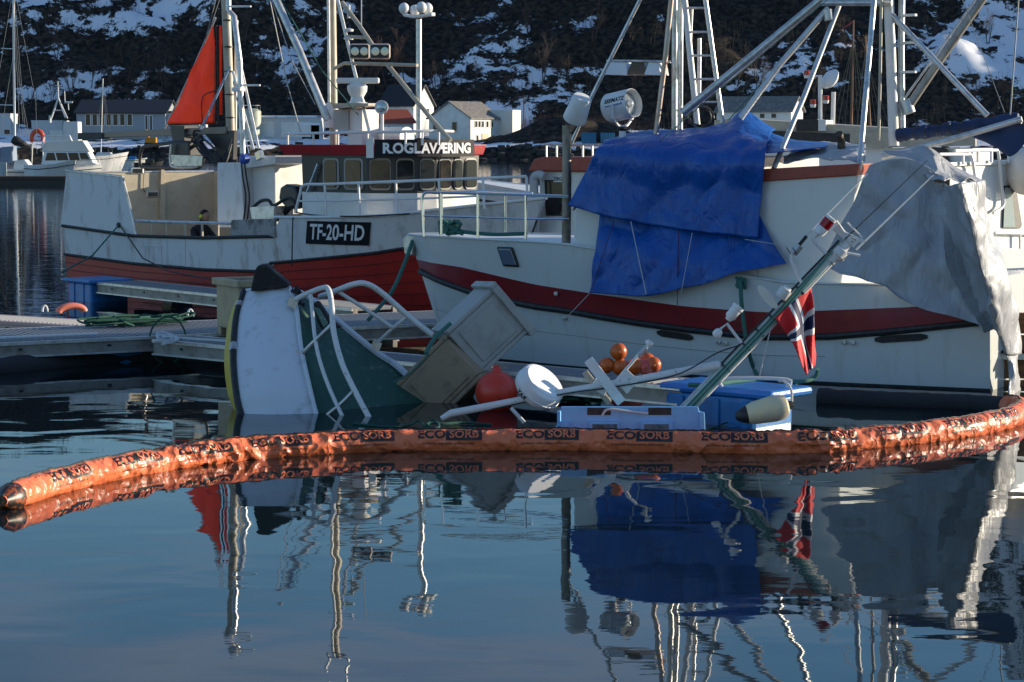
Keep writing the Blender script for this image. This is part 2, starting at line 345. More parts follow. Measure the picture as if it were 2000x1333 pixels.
for i, (px, py, s, k) in enumerate(TREES):
    p = hill_at(px, py); red = 640 < px < 800
    e_ = empty('bare_tree', p, 'reddish bare tree standing behind the dark-roofed white house' if red else ('leafless tree on the slope above the long warehouse' if px < 600 else 'leafless tree on the snowy slope above the white waterside house' if px < 1300 else 'leafless tree on the hillside beyond the grey-roofed building'), 'tree', 'reddish trees behind the dark roof' if red else 'leafless trees above the warehouse' if px < 600 else 'leafless trees above the waterside house' if px < 1300 else 'leafless trees beyond the grey roof')
    e_.rotation_euler.z = i*2.4; e_.scale = (s, s, s)
    for nm, me in (('trunk', TV[k][0]), ('crown', TV[k][2 if red else 1])):
        c = bpy.data.objects.new(nm, me); COL.objects.link(c); c.parent = e_
# ---- brush: heath bushes and young stems nobody could count
br = MB(); rnd = random.Random(3)
cnt = 0
while cnt < 5200:
    px, py = rnd.uniform(-150, 2150), rnd.uniform(-330, 245); y = rnd.uniform(410, 545)
    x = (px-1000)/FPX*y; z = terrain_h(x, y)
    m = snow_mask(x, y, z)
    if m > .03+rnd.uniform(-.06, .16): continue
    cnt += 1; h = rnd.uniform(.6, 2.0); wv = rnd.uniform(.5, 1.5)
    for k in range(15):
        a = rnd.uniform(0, 6.28); q = V((x+math.cos(a)*wv*rnd.random(), y+math.sin(a)*wv*rnd.random(), z+h*rnd.uniform(0, .8)))
        u = V((rnd.uniform(-1, 1), rnd.uniform(-1, 1), rnd.uniform(-.6, 1))).normalized()*rnd.uniform(.12, .36); v_ = V((rnd.uniform(-1, 1), rnd.uniform(-1, 1), rnd.uniform(-1, 1))).normalized()*rnd.uniform(.04, .14)
        br.add([q-u, q+v_, q+u], [(0, 1, 2)])
    if cnt % 2 == 0:
        for k in range(4):
            q = V((x+rnd.uniform(-1.5, 1.5), y+rnd.uniform(-1.5, 1.5), z-.2)); tp = q+V((rnd.uniform(-.5, .5), rnd.uniform(-.5, .5), rnd.uniform(1.8, 4.2))); wd = V((.035, .02, 0))
            br.add([q-wd, q+wd, tp], [(0, 1, 2)])
            mid = q.lerp(tp, .55); br.add([mid-wd*.6, mid+wd*.6, mid+V((rnd.uniform(-1, 1), rnd.uniform(-1, 1), 1.2))], [(0, 1, 2)])
tag(obj('hillside_brush', br, mat('dark_heath', (.022, .020, .015), .95, col2=(.05, .036, .024), nscale=.4), loc=(0, 0, 0)), 'dark leafless brush and heath covering the hillside', 'brush', kind='stuff')
th = MB()
for k in range(900):
    px = rnd.gauss(1120, 62); y = rnd.uniform(402, 416); x = (px-1000)/FPX*y; q = V((x, y, terrain_h(x, y)-.1)); tp = q+V((rnd.uniform(-.3, .3), 0, rnd.uniform(1.2, 3.4))); wd = V((.03, 0, 0))
    th.add([q-wd, q+wd, tp], [(0, 1, 2)])
    for j in range(3):
        mid = q.lerp(tp, rnd.uniform(.3, .9)); th.add([mid-wd*.7, mid+wd*.7, mid+V((rnd.uniform(-.5, .5), rnd.uniform(-.3, .3), .6))], [(0, 1, 2)])
tag(obj('willow_thicket', th, BARKR, loc=(0, 0, 0)), 'pale brown thicket of young stems behind the grassy mound', 'thicket', kind='stuff')
rk = MB()
for k in range(420):
    x = rnd.uniform(-95, 95); sh = 371+3*fbm((x*.05, 3.1, 0), 1, 3); y = sh+rnd.uniform(-3.5, 3.5); z = max(-.2, terrain_h(x, y)); r = rnd.uniform(.25, .8)
    c = V((x, y, z)); pts = [c+V((rnd.uniform(-1, 1), rnd.uniform(-.8, .8), rnd.uniform(-.6, .8)))*r for _ in range(8)]
    rk.hexa([c+V(q)*r*rnd.uniform(.7, 1.2) for q in ((-1, -1, -.7), (1, -1, -.7), (1, 1, -.7), (-1, 1, -.7), (-.7, -.8, .6), (.8, -.7, .5), (.7, .7, .7), (-.8, .8, .5))])
tag(obj('shore_rocks', rk, mat('dark_shore_rock', (.06, .055, .05), .9, col2=(.025, .025, .025), nscale=1.2), loc=(0, 0, 0)), 'dark boulders piled along the far shoreline', 'rocks', kind='stuff')
# ================================================================== BUILDINGS on the far shore
HW = mat('white_cladding', (.72, .71, .66), .6, col2=(.62, .6, .54), nscale=.8)
GW = mat('pale_grey_wall', (.5, .52, .52), .7)
ROOFG = mat('grey_slate_roof', (.16, .15, .14), .8, col2=(.25, .23, .2), nscale=1.5)
ROOFB = mat('black_roof', (.015, .016, .02), .6)
ROOFR = mat('red_tile_roof', (.25, .055, .03), .7)
def house(name, label, px, py, Y, gd, gl, ld_, ll, wh, rh, wallm, roofm, wins=(), doors=(), over=.4, chim=None, cat='house'):
    """corner nearest the camera at (px,py,Y); gable wall runs along gd, long wall along ld_; wins: (side, offset, z, w, h)"""
    c = AY(px, py, Y); g = V((*gd, 0)).normalized()*gl; q = V((*ld_, 0)).normalized()*ll; up = V((0, 0, 1))
    e_ = empty(name, c-up*1.0, label, cat)
    m = MB(); B = c-up*1.5; T = c+up*wh
    m.hexa([B, B+g, B+g+q, B+q, T, T+g, T+g+q, T+q]) if rh <= 0 else None
    if rh > 0:
        A = T+g*.5+up*rh
        m.add([B, B+g, B+g+q, B+q, T, T+g, T+g+q, T+q, A, A+q], [(0, 1, 5, 8, 4), (3, 2, 6, 9, 7), (0, 3, 7, 4), (1, 2, 6, 5), (0, 1, 2, 3)])
    obj('wall', m, wallm, e_)
    gn, qn = g.normalized(), q.normalized(); r = MB()
    if rh > 0:
        for s in (0, 1):
            E = T+g*s+gn*over*(1 if s else -1)-up*(over*rh/(gl*.5)); A = T+g*.5+up*rh; o1 = -qn*over; o2 = q+qn*over
            r.prism([E+o1, A+o1, A+o2, E+o2], up*.22)
    else:
        r.hexa([T-gn*over-qn*over, T+g+gn*over-qn*over, T+g+q+gn*over+qn*over, T+q-gn*over+qn*over]+[p+up*.35 for p in (T-gn*over-qn*over, T+g+gn*over-qn*over, T+g+q+gn*over+qn*over, T+q-gn*over+qn*over)])
    ro = obj('roof', r, roofm, e_)
    if chim:
        a = T+g*.5+q*chim+up*(rh-.2); obj('chimney', MB().box(a+up*.7, (.3, 0, 0), (0, .3, 0), (0, 0, .8)), GW, ro)
    up_n = {'g': gn.cross(up), 'l': qn.cross(up)}
    for side, off, z, ww, hh in wins:
        d = gn if side == 'g' else qn; n = up_n[side]; n = n if n.y < 0 else -n
        a = c+d*off+up*z
        wf = obj('window', MB().box(a+n*.03, d*(ww/2+.12), n*.04, up*(hh/2+.12)), HW, e_); obj('pane', MB().box(a+n*.06, d*ww/2, n*.03, up*hh/2), GLASS, wf)
    for side, off, ww, hh, dm in doors:
        d = gn if side == 'g' else qn; n = up_n[side]; n = n if n.y < 0 else -n
        obj('door', MB().box(c+d*off+up*hh/2+n*.04, d*ww/2, n*.05, up*hh/2), dm, e_)
    return e_
house('boathouse', 'white two-storey waterside house with grey slate roof', 919, 287, 392, (-.82, .57), 9.0, (.57, .82), 9.1, 5.0, 2.7, HW, ROOFG,
      wins=[('l', o, 3.9, .55, 1.0) for o in (1.6, 2.6, 3.6, 5.0, 6.4)]+[('l', 2.0, 1.5, .5, .9), ('l', 6.8, 1.5, .5, .9), ('g', 3.4, 3.5, 1.0, 1.5), ('g', 7.6, 3.5, .9, 1.3)], doors=[('l', 4.3, 1.9, 2.3, BEIGE)], chim=6)
house('dark_roof_house', 'white house with a steep black roof behind the searchlight', 808, 252, 405, (.42, .91), 8, (-.91, .42), 6.8, 4.3, 3.5, HW, ROOFB, wins=[('g', 2.5, 3, .9, 1.2), ('g', 5.5, 3, .9, 1.2), ('l', 2.2, 1.2, 1.2, 1.2), ('l', 4.6, 1.2, 1.2, 1.2)])
house('red_roof_shed', 'low shed with a red tiled roof', 738, 265, 397, (-.6, .8), 5, (.93, .36), 6.6, 2.4, 2.0, GW, ROOFR, chim=3, wins=[('l', 2, 1.2, .7, .8)], cat='shed')
house('long_warehouse', 'long low warehouse with dark roof and a row of windows', 150, 268, 396, (.05, 1), 11, (1, .02), 15.5, 4.2, 2.2, mat('dim_grey_wall', (.27, .30, .32), .7), ROOFB, wins=[('l', o, 3.0, .75, 1.9) for o in (2.0, 3.2, 4.4, 5.6, 6.8, 8.0, 9.3)]+[('l', 12.2, 2.4, .35, 2.6), ('l', 13.0, 2.4, .35, 2.6)], cat='warehouse')
house('annex_building', 'plain pale annex beside the long warehouse', 312, 268, 398, (.05, 1), 8, (1, 0), 7, 4.2, 0, GW, ROOFB, over=.1, cat='building')
house('garage_building', 'flat-roofed garage building with pale roller doors', 505, 268, 396, (0, 1), 9, (1, 0), 11, 3.4, 0, GW, mat('snowy_roof_edge', (.3, .31, .33), .8, col2=(.75, .77, .8), nscale=.5, lo=.4, hi=.5), doors=[('l', 1.6, 2.4, 2.6, HW), ('l', 6.6, 5.2, 2.6, HW)], cat='garage')
house('red_shed', 'small dark red shed with snow on its roof', 590, 264, 396, (0, 1), 3, (1, 0), 3, 1.7, 0, mat('dark_red_boards', (.32, .035, .03), .8), mat('roof_snow', (.75, .77, .8), .9), over=.15, cat='shed')
house('white_shed', 'plain white building past the tall sailing mast', -30, 268, 400, (0, 1), 6, (1, 0), 4.6, 3.8, 0, GW, GW, over=.05, wins=[('l', 4.0, .9, 1.0, .8)], cat='building')
house('grey_shed', 'pale grey low shed behind the workboat', 62, 268, 402, (0, 1), 6, (1, 0), 5.5, 2.6, 0, GW, GW, over=.05, cat='shed')
house('white_container', 'white box container beside the waterside house', 1001, 248, 398, (.35, .9), 4, (-.9, .35), 4.2, 2.6, 0, HW, HW, over=.02, cat='container')
house('slate_roof_building', 'long building with grey roof and white gable behind the tarped boat', 1545, 238, 388, (.45, .89), 6, (-.95, .3), 13.0, 1.9, 2.3, HW, ROOFG, wins=[('l', o, 1.0, .8, .7) for o in (3, 5, 7, 9)], chim=10, cat='building')
for i, (px, py, n) in enumerate(((1187, 283, 'blue shipping container with a pale ribbed end'), (1150, 283, 'dark blue shipping container half hidden by the pole'))):
    c = AY(px, py, 379-i*1.5); e_ = empty('shipping_container', c, n, 'container')
    obj('body', MB().box(c+V((0, 1.4, .75)), (1.2, 0, 0), (0, 1.4, 0), (0, 0, 1.25)), BLUEBOX, e_)
    for k in range(9): obj('rib', MB().box(c+V((-1.1+.275*k, -.04, .75)), (.05, 0, 0), (0, .05, 0), (0, 0, 1.15)), mat('container_rib', (.12, .3, .42), .5) if i == 0 else BLUEBOX, e_)
c = AY(491, 292, 394); e_ = empty('storage_tank', c, 'pale green cylindrical storage tank with a railed top', 'tank')
obj('shell', MB().lathe(c-V((0, 0, 1)), (0, 0, 1), [(0, 1.75), (7.6, 1.75), (8.0, 1.2), (8.1, .1)], 28), mat('pale_green_tank', (.42, .44, .34), .5, col2=(.33, .35, .27), nscale=1), e_)
for k in range(7): obj('rail_post', MB().tube([c+V((1.6*math.cos(k*.9), 1.6*math.sin(k*.9), 6.6)), c+V((1.6*math.cos(k*.9), 1.6*math.sin(k*.9), 7.6))], .04, 4), STEEL, e_)
obj('rail', MB().tube([c+V((1.6*math.cos(k*.3), 1.6*math.sin(k*.3), 7.6)) for k in range(22)], .04, 4), STEEL, e_)
c = AY(1023, 240, 404); e_ = empty('utility_pole', c, 'thin wooden utility pole beside the white container', 'pole')
obj('post', MB().tube([c-V((0, 0, .5)), c+V((0, 0, 4.9))], .12, 6, r2=.09), BARK, e_); obj('crossarm', MB().box(c+V((0, 0, 4.6)), (.5, 0, 0), (0, .05, 0), (0, 0, .06)), BARK, e_)
# excavator arm on the quay
c = AY(295, 285, 372); e_ = empty('excavator', c, 'small orange excavator on the quay behind the winch', 'excavator')
OR = mat('orange_machine_paint', (.75, .25, .01), .5)
obj('body', MB().box(c+V((0, 0, .9)), (.9, 0, 0), (0, .6, 0), (0, 0, .45)), OR, e_); obj('tracks', MB().box(c+V((0, 0, .2)), (1.0, 0, 0), (0, .7, 0), (0, 0, .3)), BLACK, e_)
obj('arm', MB().tube([c+V((-.3, 0, 1.2)), c+V((-.7, 0, 2.6)), c+V((-1.3, 0, 2.1))], .14, 6), OR, e_)
# ================================================================== BOAT TOOLS
UP = V((0, 0, 1))
class Frame:
    def __init__(s, O, d):
        s.O = V((O[0], O[1], 0)); s.d = V((d[0], d[1], 0)).normalized(); s.n = V((-s.d.y, s.d.x, 0))
        if s.n.y < 0: s.n = -s.n            # n points away from the camera
    def P(s, t, n, z): return s.O+s.d*t+s.n*n+UP*z
    def px(s, px, py, n):                    # pixel -> world point on the plane n = const
        return PL(px, py, s.O+s.n*n, s.n)
    def pt(s, px, py, t):                    # pixel -> world point on the plane t = const
        return PL(px, py, s.O+s.d*t, s.d)
    def loc(s, p): q = p-s.O; return q.dot(s.d), q.dot(s.n), p.z
    def tz(s, px, py, n): t, _, z = s.loc(s.px(px, py, n)); return t, z
class Hull:
    """lofted hull: beam(u) half beam at deck, k0(u) waterline fraction, stem(z) length at height z"""
    def __init__(s, F, beam, k0, stem, zd): s.F = F; s.beam = beam; s.k0 = k0; s.stem = stem; s.zd = zd
    def hb(s, u, z):
        k = np.interp(u, *zip(*s.k0)); B = np.interp(u, *zip(*s.beam)); f = max(0, min(1.15, (z+.3)/(s.zd+.3)))
        return B*(k+(1-k)*f**.8)
    def pt(s, u, z, side=-1, out=0): return s.F.P(u*s.stem(z), side*(s.hb(u, z)+out), z)
    def uz(s, px, py):
        n = -np.interp(.4, *zip(*s.beam))
        for i in range(60):
            t, z = s.F.tz(px, py, n); u = min(1, max(0, t/s.stem(z))); n = .6*n-.4*s.hb(u, z)
        return u, z
    def line(s, pts):
        a = sorted(s.uz(*p) for p in pts); return a
    def zone(s, la, lb, side=-1, nu=40, nv=4, outa=0, outb=0, u0=0, u1=1):
        mb = MB(); rows = []
        for j in range(nv+1):
            f = j/nv; row = []
            for i in range(nu+1):
                u = u0+(u1-u0)*i/nu; za = la(u); zb = lb(u); z = za+(zb-za)*f; row.append(s.pt(u, z, side, outa+(outb-outa)*f))
            rows.append(row)
        mb.grid(rows); mb.smooth = True; return mb
    def both(s, *a, **k):
        m = s.zone(*a, side=-1, **k); m2 = s.zone(*a, side=1, **k); m.add(m2.v, m2.f); m.smooth = True; return m
    def deck(s, l, nu=40, inset=.0, dz=0, u0=0, u1=1):
        mb = MB(); mb.grid([[s.pt(u0+(u1-u0)*i/nu, l(u0+(u1-u0)*i/nu)+dz, sd, -inset) for i in range(nu+1)] for sd in (-1, 1)]); return mb
    def strip(s, l, r, side=-1, out=.02, nu=50, u0=0, u1=1): return MB().tube([s.pt(u0+(u1-u0)*i/nu, l(u0+(u1-u0)*i/nu), side, out) for i in range(nu+1)], r, 8)
    def transom(s, z0, z1, nz=6):
        mb = MB(); mb.grid([[s.pt(0, z0+(z1-z0)*j/nz, sd) for sd in (-1, 1)] for j in range(nz+1)]); return mb
def lin(pts):
    a, b_ = zip(*pts); return lambda u: float(np.interp(u, a, b_))
const = lambda z: (lambda u: z)
def cloth(cols, nu, nv, amp=.03, sc=2.2, seed=0, dirn=None):
    """cols: list of columns of world points -> smooth dense sheet with wrinkles"""
    def resamp(P, m):
        q = []
        for k in range(m+1):
            f = k*(len(P)-1)/m; a = min(len(P)-2, int(f)); q.append(P[a].lerp(P[a+1], f-a))
        return q
    C = [resamp(smoothpath(c, 10), nv) for c in cols]
    rows = [resamp(smoothpath([c[i] for c in C], 10), nu) for i in range(nv+1)]
    out = []
    for i, r in enumerate(rows):
        q = []
        for k, p in enumerate(r):
            a = rows[max(0, i-1)][k]; b_ = rows[min(nv, i+1)][k]; c = r[max(0, k-1)]; d = r[min(nu, k+1)]
            nn = (b_-a).cross(d-c); nn = nn.normalized() if nn.length > 1e-8 else V((0, -1, 0))
            if nn.dot(V((.35, -.75, .6))) < 0: nn = -nn
            f = abs(fbm((p.x*.9+p.z*.9+seed, p.y, p.z*.35), sc*.55, 2))
            f2 = abs(fbm((p.x*.9-p.z*.8+seed+5, p.y, p.z*.3), sc*.8, 2))
            g = fbm((p.x+seed, p.y*2, p.z), sc*.35, 2)
            q.append(p+nn*amp*(g*.5+1.1*f+.8*f2))
        out.append(q)
    m = MB().grid(out); m.smooth = True; return m
def rail(F, pts, n, r, name, m, parent, nn=None):
    P = [F.px(x, y, n) for x, y in pts]; return obj(name, MB().tube(P, r, 8), m, parent)
# ================================================================== BOAT WITH THE BLUE TARPAULIN
near = W(1930, 766); d2 = V((-.891, .454, 0)); F2 = Frame(near, d2); F2.O = near+F2.n*1.25; F2.O.z = 0
H2 = Hull(F2, [(0, 1.28), (.2, 1.4), (.45, 1.45), (.62, 1.36), (.76, 1.14), (.87, .80), (.95, .42), (1, .02)],
          [(0, .86), (.4, .88), (.7, .66), (.9, .36), (1, .1)], lambda z: 8.55+.36*max(-.3, z), 1.6)
b2 = empty('tarped_fishing_boat', F2.P(4.3, 0, 0), 'white fishing boat with red stripe, half wrapped in blue and silver tarpaulins', 'boat')
rub = lin(H2.line([(870, 553), (942, 578), (1050, 600), (1104, 607), (1250, 632), (1350, 645), (1490, 659), (1620, 658), (1750, 647), (1875, 634), (1930, 629)])+[(1.0, 1.24)])
band = lin(H2.line([(900, 522), (1050, 557), (1165, 575), (1330, 598), (1500, 611), (1785, 600), (1925, 588)])+[(1.0, 1.42)])
# deck edge: raised foredeck, then lower side deck
sheer = lin(H2.line([(880, 464), (1050, 473), (1110, 478), (1250, 500), (1400, 532), (1540, 553), (1720, 556), (1900, 545)])+[(1.0, 1.80)])
obj('boot_top', H2.both(const(-.5), const(.03), nv=4), BLACK, b2)
obj('hull', H2.both(const(.03), rub, nv=8), CREAM, b2)
obj('red_band', H2.both(rub, band, nv=3), REDBAND, b2)
obj('topside', H2.both(band, sheer, nv=4), CREAM, b2)
obj('deck', H2.deck(sheer, dz=-.01), WHITE, b2)
obj('transom', H2.transom(-.5, sheer(0)), CREAM, b2)
for sd in (-1, 1):
    obj('rubbing_strake', H2.strip(rub, .045, sd), BLACK, b2)
    obj('sheer_moulding', H2.strip(sheer, .016, sd, .004), CREAM, b2)
    obj('hull_seam', H2.strip(lambda u: rub(u)*.55+.02, .006, sd, -.001, u0=.25, u1=.99), GWIRE, b2)
# scupper slots, skin fittings, porthole on the near side
def slot(H, x0, y0, x1, y1, hgt, name, m, parent, out=.012):
    a = H.uz(x0, y0); c = H.uz(x1, y1); mb = MB(); n = 8; top = []; bot = []
    for i in range(n+1):
        u = a[0]+(c[0]-a[0])*i/n; z = a[1]+(c[1]-a[1])*i/n; e_ = hgt*(1 if 0 < i < n else .45)
        top.append(H.pt(u, z+e_, -1, out)); bot.append(H.pt(u, z-e_, -1, out))
    mb.grid([bot, top]); return obj(name, mb, m, parent, solid=.02)
for a in ((1284, 650, 1354, 660), (1709, 664, 1812, 658)):
    s_ = slot(H2, *a, .045, 'scupper_slot', BLACK, b2)
for px, py in ((1405, 669), (1419, 671), (1650, 669), (1667, 670), (1104, 622), (1088, 574)):
    u, z = H2.uz(px, py); p = H2.pt(u, z, -1, .0); obj('skin_fitting', MB().lathe(p-F2.n*.02, -F2.n, [(0, .03), (.024, .03), (.026, .018), (.014, .016)], 12), STEEL, b2)
u, z = H2.uz(993, 502); p = H2.pt(u, z, -1, .01); dv = (H2.pt(u+.02, z, -1)-H2.pt(u-.02, z, -1)).normalized(); dw = (H2.pt(u, z+.1, -1)-H2.pt(u, z-.1, -1)).normalized(); nn = dv.cross(dw)
ph = obj('porthole', MB().box(p, dv*.15, dw*.15, nn*.025), DARK, b2, bevel=.04); obj('pane', MB().box(p-F2.n*.03, dv*.12, dw*.12, nn*.012), mat('blue_grey_pane', (.12, .16, .22), .1, spec=.8), ph, bevel=.03)
# superstructure
def zat(px, py, n): return F2.tz(px, py, n)
def slab(F, pts, n0, n1, name, m, parent, **k):      # side outline (pixels on plane n0) extruded to n1
    P = [F.px(x, y, n0) for x, y in pts]; return obj(name, MB().prism(P, F.n*(n1-n0)), m, parent, **k)
slab(F2, [(1118, 500), (1122, 410), (1172, 300), (1330, 308), (1482, 304), (1482, 560)], -1.22, 1.22, 'wheelhouse', CREAM, b2, bevel=.03)
slab(F2, [(1478, 575), (1482, 352), (1676, 341), (1640, 575)], -1.23, 1.23, 'engine_casing', CREAM, b2, bevel=.02)
slab(F2, [(1478, 356), (1481, 331), (1678, 320), (1674, 343)], -1.27, 1.27, 'casing_trim', BROWNRED, b2, bevel=.015)
slab(F2, [(1118, 412), (1122, 410), (1170, 300), (1160, 300)], -1.05, 1.05, 'windscreen', GLASS, b2)
# crumpled silver sheet on the casing roof and the exhaust
obj('roof_sheet', cloth([[F2.px(1530, 322, -1.1), F2.px(1545, 300, -.3), F2.px(1560, 290, .6)], [F2.px(1590, 316, -1.15), F2.px(1600, 288, -.3), F2.px(1610, 284, .6)], [F2.px(1640, 318, -1.15), F2.px(1650, 290, -.3), F2.px(1655, 288, .6)], [F2.px(1690, 322, -1.1), F2.px(1690, 296, -.3), F2.px(1690, 290, .6)]], 40, 24, .07, 3.5, 3), TARPGREY, b2, solid=.01)
obj('exhaust_pipe', MB().tube([F2.px(1645, 312, -.5), F2.px(1643, 275, -.5), F2.px(1638, 262, -.6)], .055, 12), mat('rusty_pipe', (.10, .075, .05), .6, metal=.4, col2=(.03, .03, .03), nscale=10), b2)
# upper tarpaulin: near wall, eave and ridge
e_ = -1.30
tarp1 = cloth([[F2.px(1110, 402, -1.36), F2.px(1140, 345, -1.28), F2.px(1168, 291, e_), F2.px(1190, 281, -.5), F2.px(1210, 276, .5)],
               [F2.px(1175, 419, -1.36), F2.px(1205, 355, -1.36), F2.px(1230, 295, e_), F2.px(1250, 268, -.3), F2.px(1260, 268, .5)],
               [F2.px(1250, 436, -1.38), F2.px(1270, 370, -1.30), F2.px(1300, 299, e_), F2.px(1330, 258, -.1), F2.px(1340, 262, .6)],
               [F2.px(1330, 449, -1.40), F2.px(1350, 375, -1.30), F2.px(1390, 302, e_), F2.px(1416, 242, .0), F2.px(1430, 250, .6)],
               [F2.px(1405, 458, -1.40), F2.px(1420, 375, -1.32), F2.px(1440, 300, e_), F2.px(1453, 221, .0), F2.px(1465, 238, .6)],
               [F2.px(1481, 467, -1.38), F2.px(1489, 385, -1.30), F2.px(1497, 299, e_), F2.px(1505, 262, -.1), F2.px(1510, 262, .6)]], 90, 70, .08, 1.8, 11)
obj('blue_tarpaulin', tarp1, TARPBLUE, b2, solid=.006)
obj('blue_tarpaulin', cloth([[F2.px(1492, 302, -1.28), F2.px(1497, 280, -.6), F2.px(1503, 261, -.05)], [F2.px(1545, 297, -1.25), F2.px(1550, 280, -.5), F2.px(1550, 274, .0)], [F2.px(1612, 289, -1.0), F2.px(1615, 284, -.5), F2.px(1618, 281, 0)]], 24, 14, .015, 2, 4), TARPBLUE, b2, solid=.006)
obj('blue_tarpaulin', cloth([[F2.px(1173, 412, -1.28), F2.px(1164, 480, -1.46), F2.px(1155, 573, -1.55)], [F2.px(1235, 425, -1.27), F2.px(1225, 500, -1.50), F2.px(1215, 577, -1.58)], [F2.px(1310, 440, -1.26), F2.px(1290, 500, -1.50), F2.px(1270, 579, -1.58)],
                             [F2.px(1390, 450, -1.26), F2.px(1380, 500, -1.46), F2.px(1360, 559, -1.58)], [F2.px(1460, 440, -1.27), F2.px(1455, 490, -1.42), F2.px(1440, 536, -1.56)], [F2.px(1484, 420, -1.27), F2.px(1510, 475, -1.35), F2.px(1536, 514, -1.42)]], 90, 50, .10, 1.9, 23), TARPBLUE, b2, solid=.006)
# silver tarpaulin over the stern: near face, corner fold, sunlit stern face, gathered tail
F2s = lambda px, py, t: F2.pt(px, py, t)
silver = cloth([[F2.px(1700, 322, -1.22), F2.px(1665, 400, -1.3), F2.px(1628, 470, -1.34), F2.px(1612, 515, -1.38), F2.px(1640, 535, -1.42)],
                [F2.px(1745, 312, -1.18), F2.px(1720, 400, -1.28), F2.px(1700, 490, -1.36), F2.px(1700, 545, -1.42), F2.px(1715, 557, -1.5)],
                [F2.px(1790, 318, -1.15), F2.px(1780, 400, -1.27), F2.px(1780, 500, -1.40), F2.px(1790, 570, -1.46), F2.px(1800, 604, -1.54)],
                [F2.px(1840, 362, -1.18), F2.px(1850, 420, -1.3), F2.px(1868, 510, -1.40), F2.px(1895, 590, -1.44), F2.px(1920, 640, -1.46)],
                [F2s(1872, 358, -.12), F2s(1890, 425, -.18), F2s(1912, 520, -.22), F2s(1938, 610, -.24), F2s(1962, 690, -.26)],
                [F2s(1914, 355, -.10), F2s(1930, 430, -.16), F2s(1952, 520, -.20), F2s(1976, 610, -.25), F2s(1982, 692, -.27)]], 110, 90, .12, 1.9, 31)
obj('silver_tarpaulin', silver, TARPGREY, b2, solid=.006)
obj('silver_tarpaulin', cloth([[F2.px(1722, 305, -1.15), F2.px(1765, 300, -.9), F2.px(1800, 292, -.6), F2.px(1832, 305, -.3)], [F2.px(1750, 318, -1.17), F2.px(1785, 312, -.95), F2.px(1815, 315, -.7), F2.px(1870, 335, -.2)], [F2.px(1795, 330, -1.16), F2.px(1830, 352, -1.1), F2.px(1870, 355, -.6), F2.px(1916, 356, -.1)], [F2.px(1838, 364, -1.19), F2.px(1850, 364, -1.1), F2.px(1880, 360, -.6), F2.px(1917, 357, -.1)]], 40, 30, .10, 2.4, 41), TARPGREY, b2, solid=.006)
obj('tarpaulin_tail', cloth([[F2s(1962, 690, -.26), F2s(1970, 720, -.28), F2s(1967, 760, -.3), F2s(1970, 792, -.3)], [F2s(1978, 694, -.3), F2s(1980, 720, -.34), F2s(1983, 760, -.34), F2s(1984, 795, -.34)], [F2s(1984, 692, -.26), F2s(1986, 720, -.28), F2s(1990, 760, -.26), F2s(1989, 792, -.27)]], 14, 20, .03, 5, 51), TARPGREY, b2, solid=.006)
# bow rail
RN = -1.0
def rail2(pts, r=.022, n=RN, m=CHROME, name='guard_rail'): return obj(name, MB().tube(smoothpath([F2.px(x, y, n) for x, y in pts], 5), r, 8), m, b2)
rail2([(828, 462), (826, 420), (827, 380), (860, 377), (940, 379), (1040, 382), (1110, 384)]); rail2([(828, 422), (900, 424), (1030, 428), (1110, 428)], .014)
rail2([(862, 377), (935, 374), (985, 376), (1040, 378)], .018, n=.2)
for x, y0, y1 in ((862, 378, 461), (933, 379, 467), (1027, 382, 470)): obj('rail_post', MB().tube([F2.px(x, y0, RN), F2.px(x, y1, RN)], .022, 8), CHROME, b2)
obj('rail_post', MB().tube([F2.px(987, 376, .2), F2.px(987, 455, .2)], .02, 8), CHROME, b2)
obj('stem_roller', MB().prism([F2.px(x, y, -.12) for x, y in ((785, 468), (795, 458), (812, 460), (806, 500), (790, 498))], F2.n*.2), STEEL, b2, bevel=.02)
# radar cup on its pole
pp = [F2.px(1106, 476, -.85), F2.px(1107, 380, -.85), F2.px(1107, 245, -.85)]
obj('radar_pole', MB().tube(pp, .065, 14), mat('brown_grey_pole', (.25, .23, .2), .45, metal=.5, col2=(.14, .11, .08), nscale=5), b2)
a, c = F2.px(1121, 236, -.85), F2.px(1139, 188, -.95); ax = (c-a).normalized()
obj('radar_cup', MB().lathe(a, ax, [(0, .02), (.0, .155), (.015, .165), (.03, .168), (.37, .135), (.385, .125), (.39, .02)], 28), WHITE, b2)
obj('cup_bracket', MB().tube([F2.px(1108, 250, -.85), F2.px(1118, 262, -.85), F2.px(1130, 240, -.88)], .015, 6), WIRE, b2)
# searchlight
sl_c = F2.px(1216, 206, -.35); sax = (V((.70, -.62, .16))).normalized()
s_ = obj('searchlight', MB().lathe(sl_c-sax*.25, sax, [(0, .1), (.0, .19), (.02, .205), (.44, .205), (.45, .195), (.40, .185), (.30, .17), (.29, .02)], 30), WHITE, b2)
obj('lamp_lens', MB().lathe(sl_c+sax*.08, sax, [(0, .02), (.0, .17), (.02, .16), (.05, .05), (.09, .05), (.1, .02)], 24), LAMPGLASS, s_)
sv = sax.cross(UP).normalized()
mp_ = lambda rr: (lambda x, y: sl_c+sax*(-.02+x)*1.0+(-sv*math.cos(y/rr+.5)+UP*math.sin(y/rr+.5))*rr)
sgn = 1 if (-sv).y < 0 else -1
def lmap(x, y): th = y/.207+.35; return sl_c+sax*x+(-sv*sgn*math.cos(th)+UP*math.sin(th))*.2075
obj('lettering', text_mb('SEEMATZ', lmap, .085, .003), SIGNBLACK, s_)
obj('lettering', text_mb('www.seematz.de', lambda x, y: lmap(x, y-.07), .045, .001), mat('blue_print', (.02, .06, .3), .5), s_)
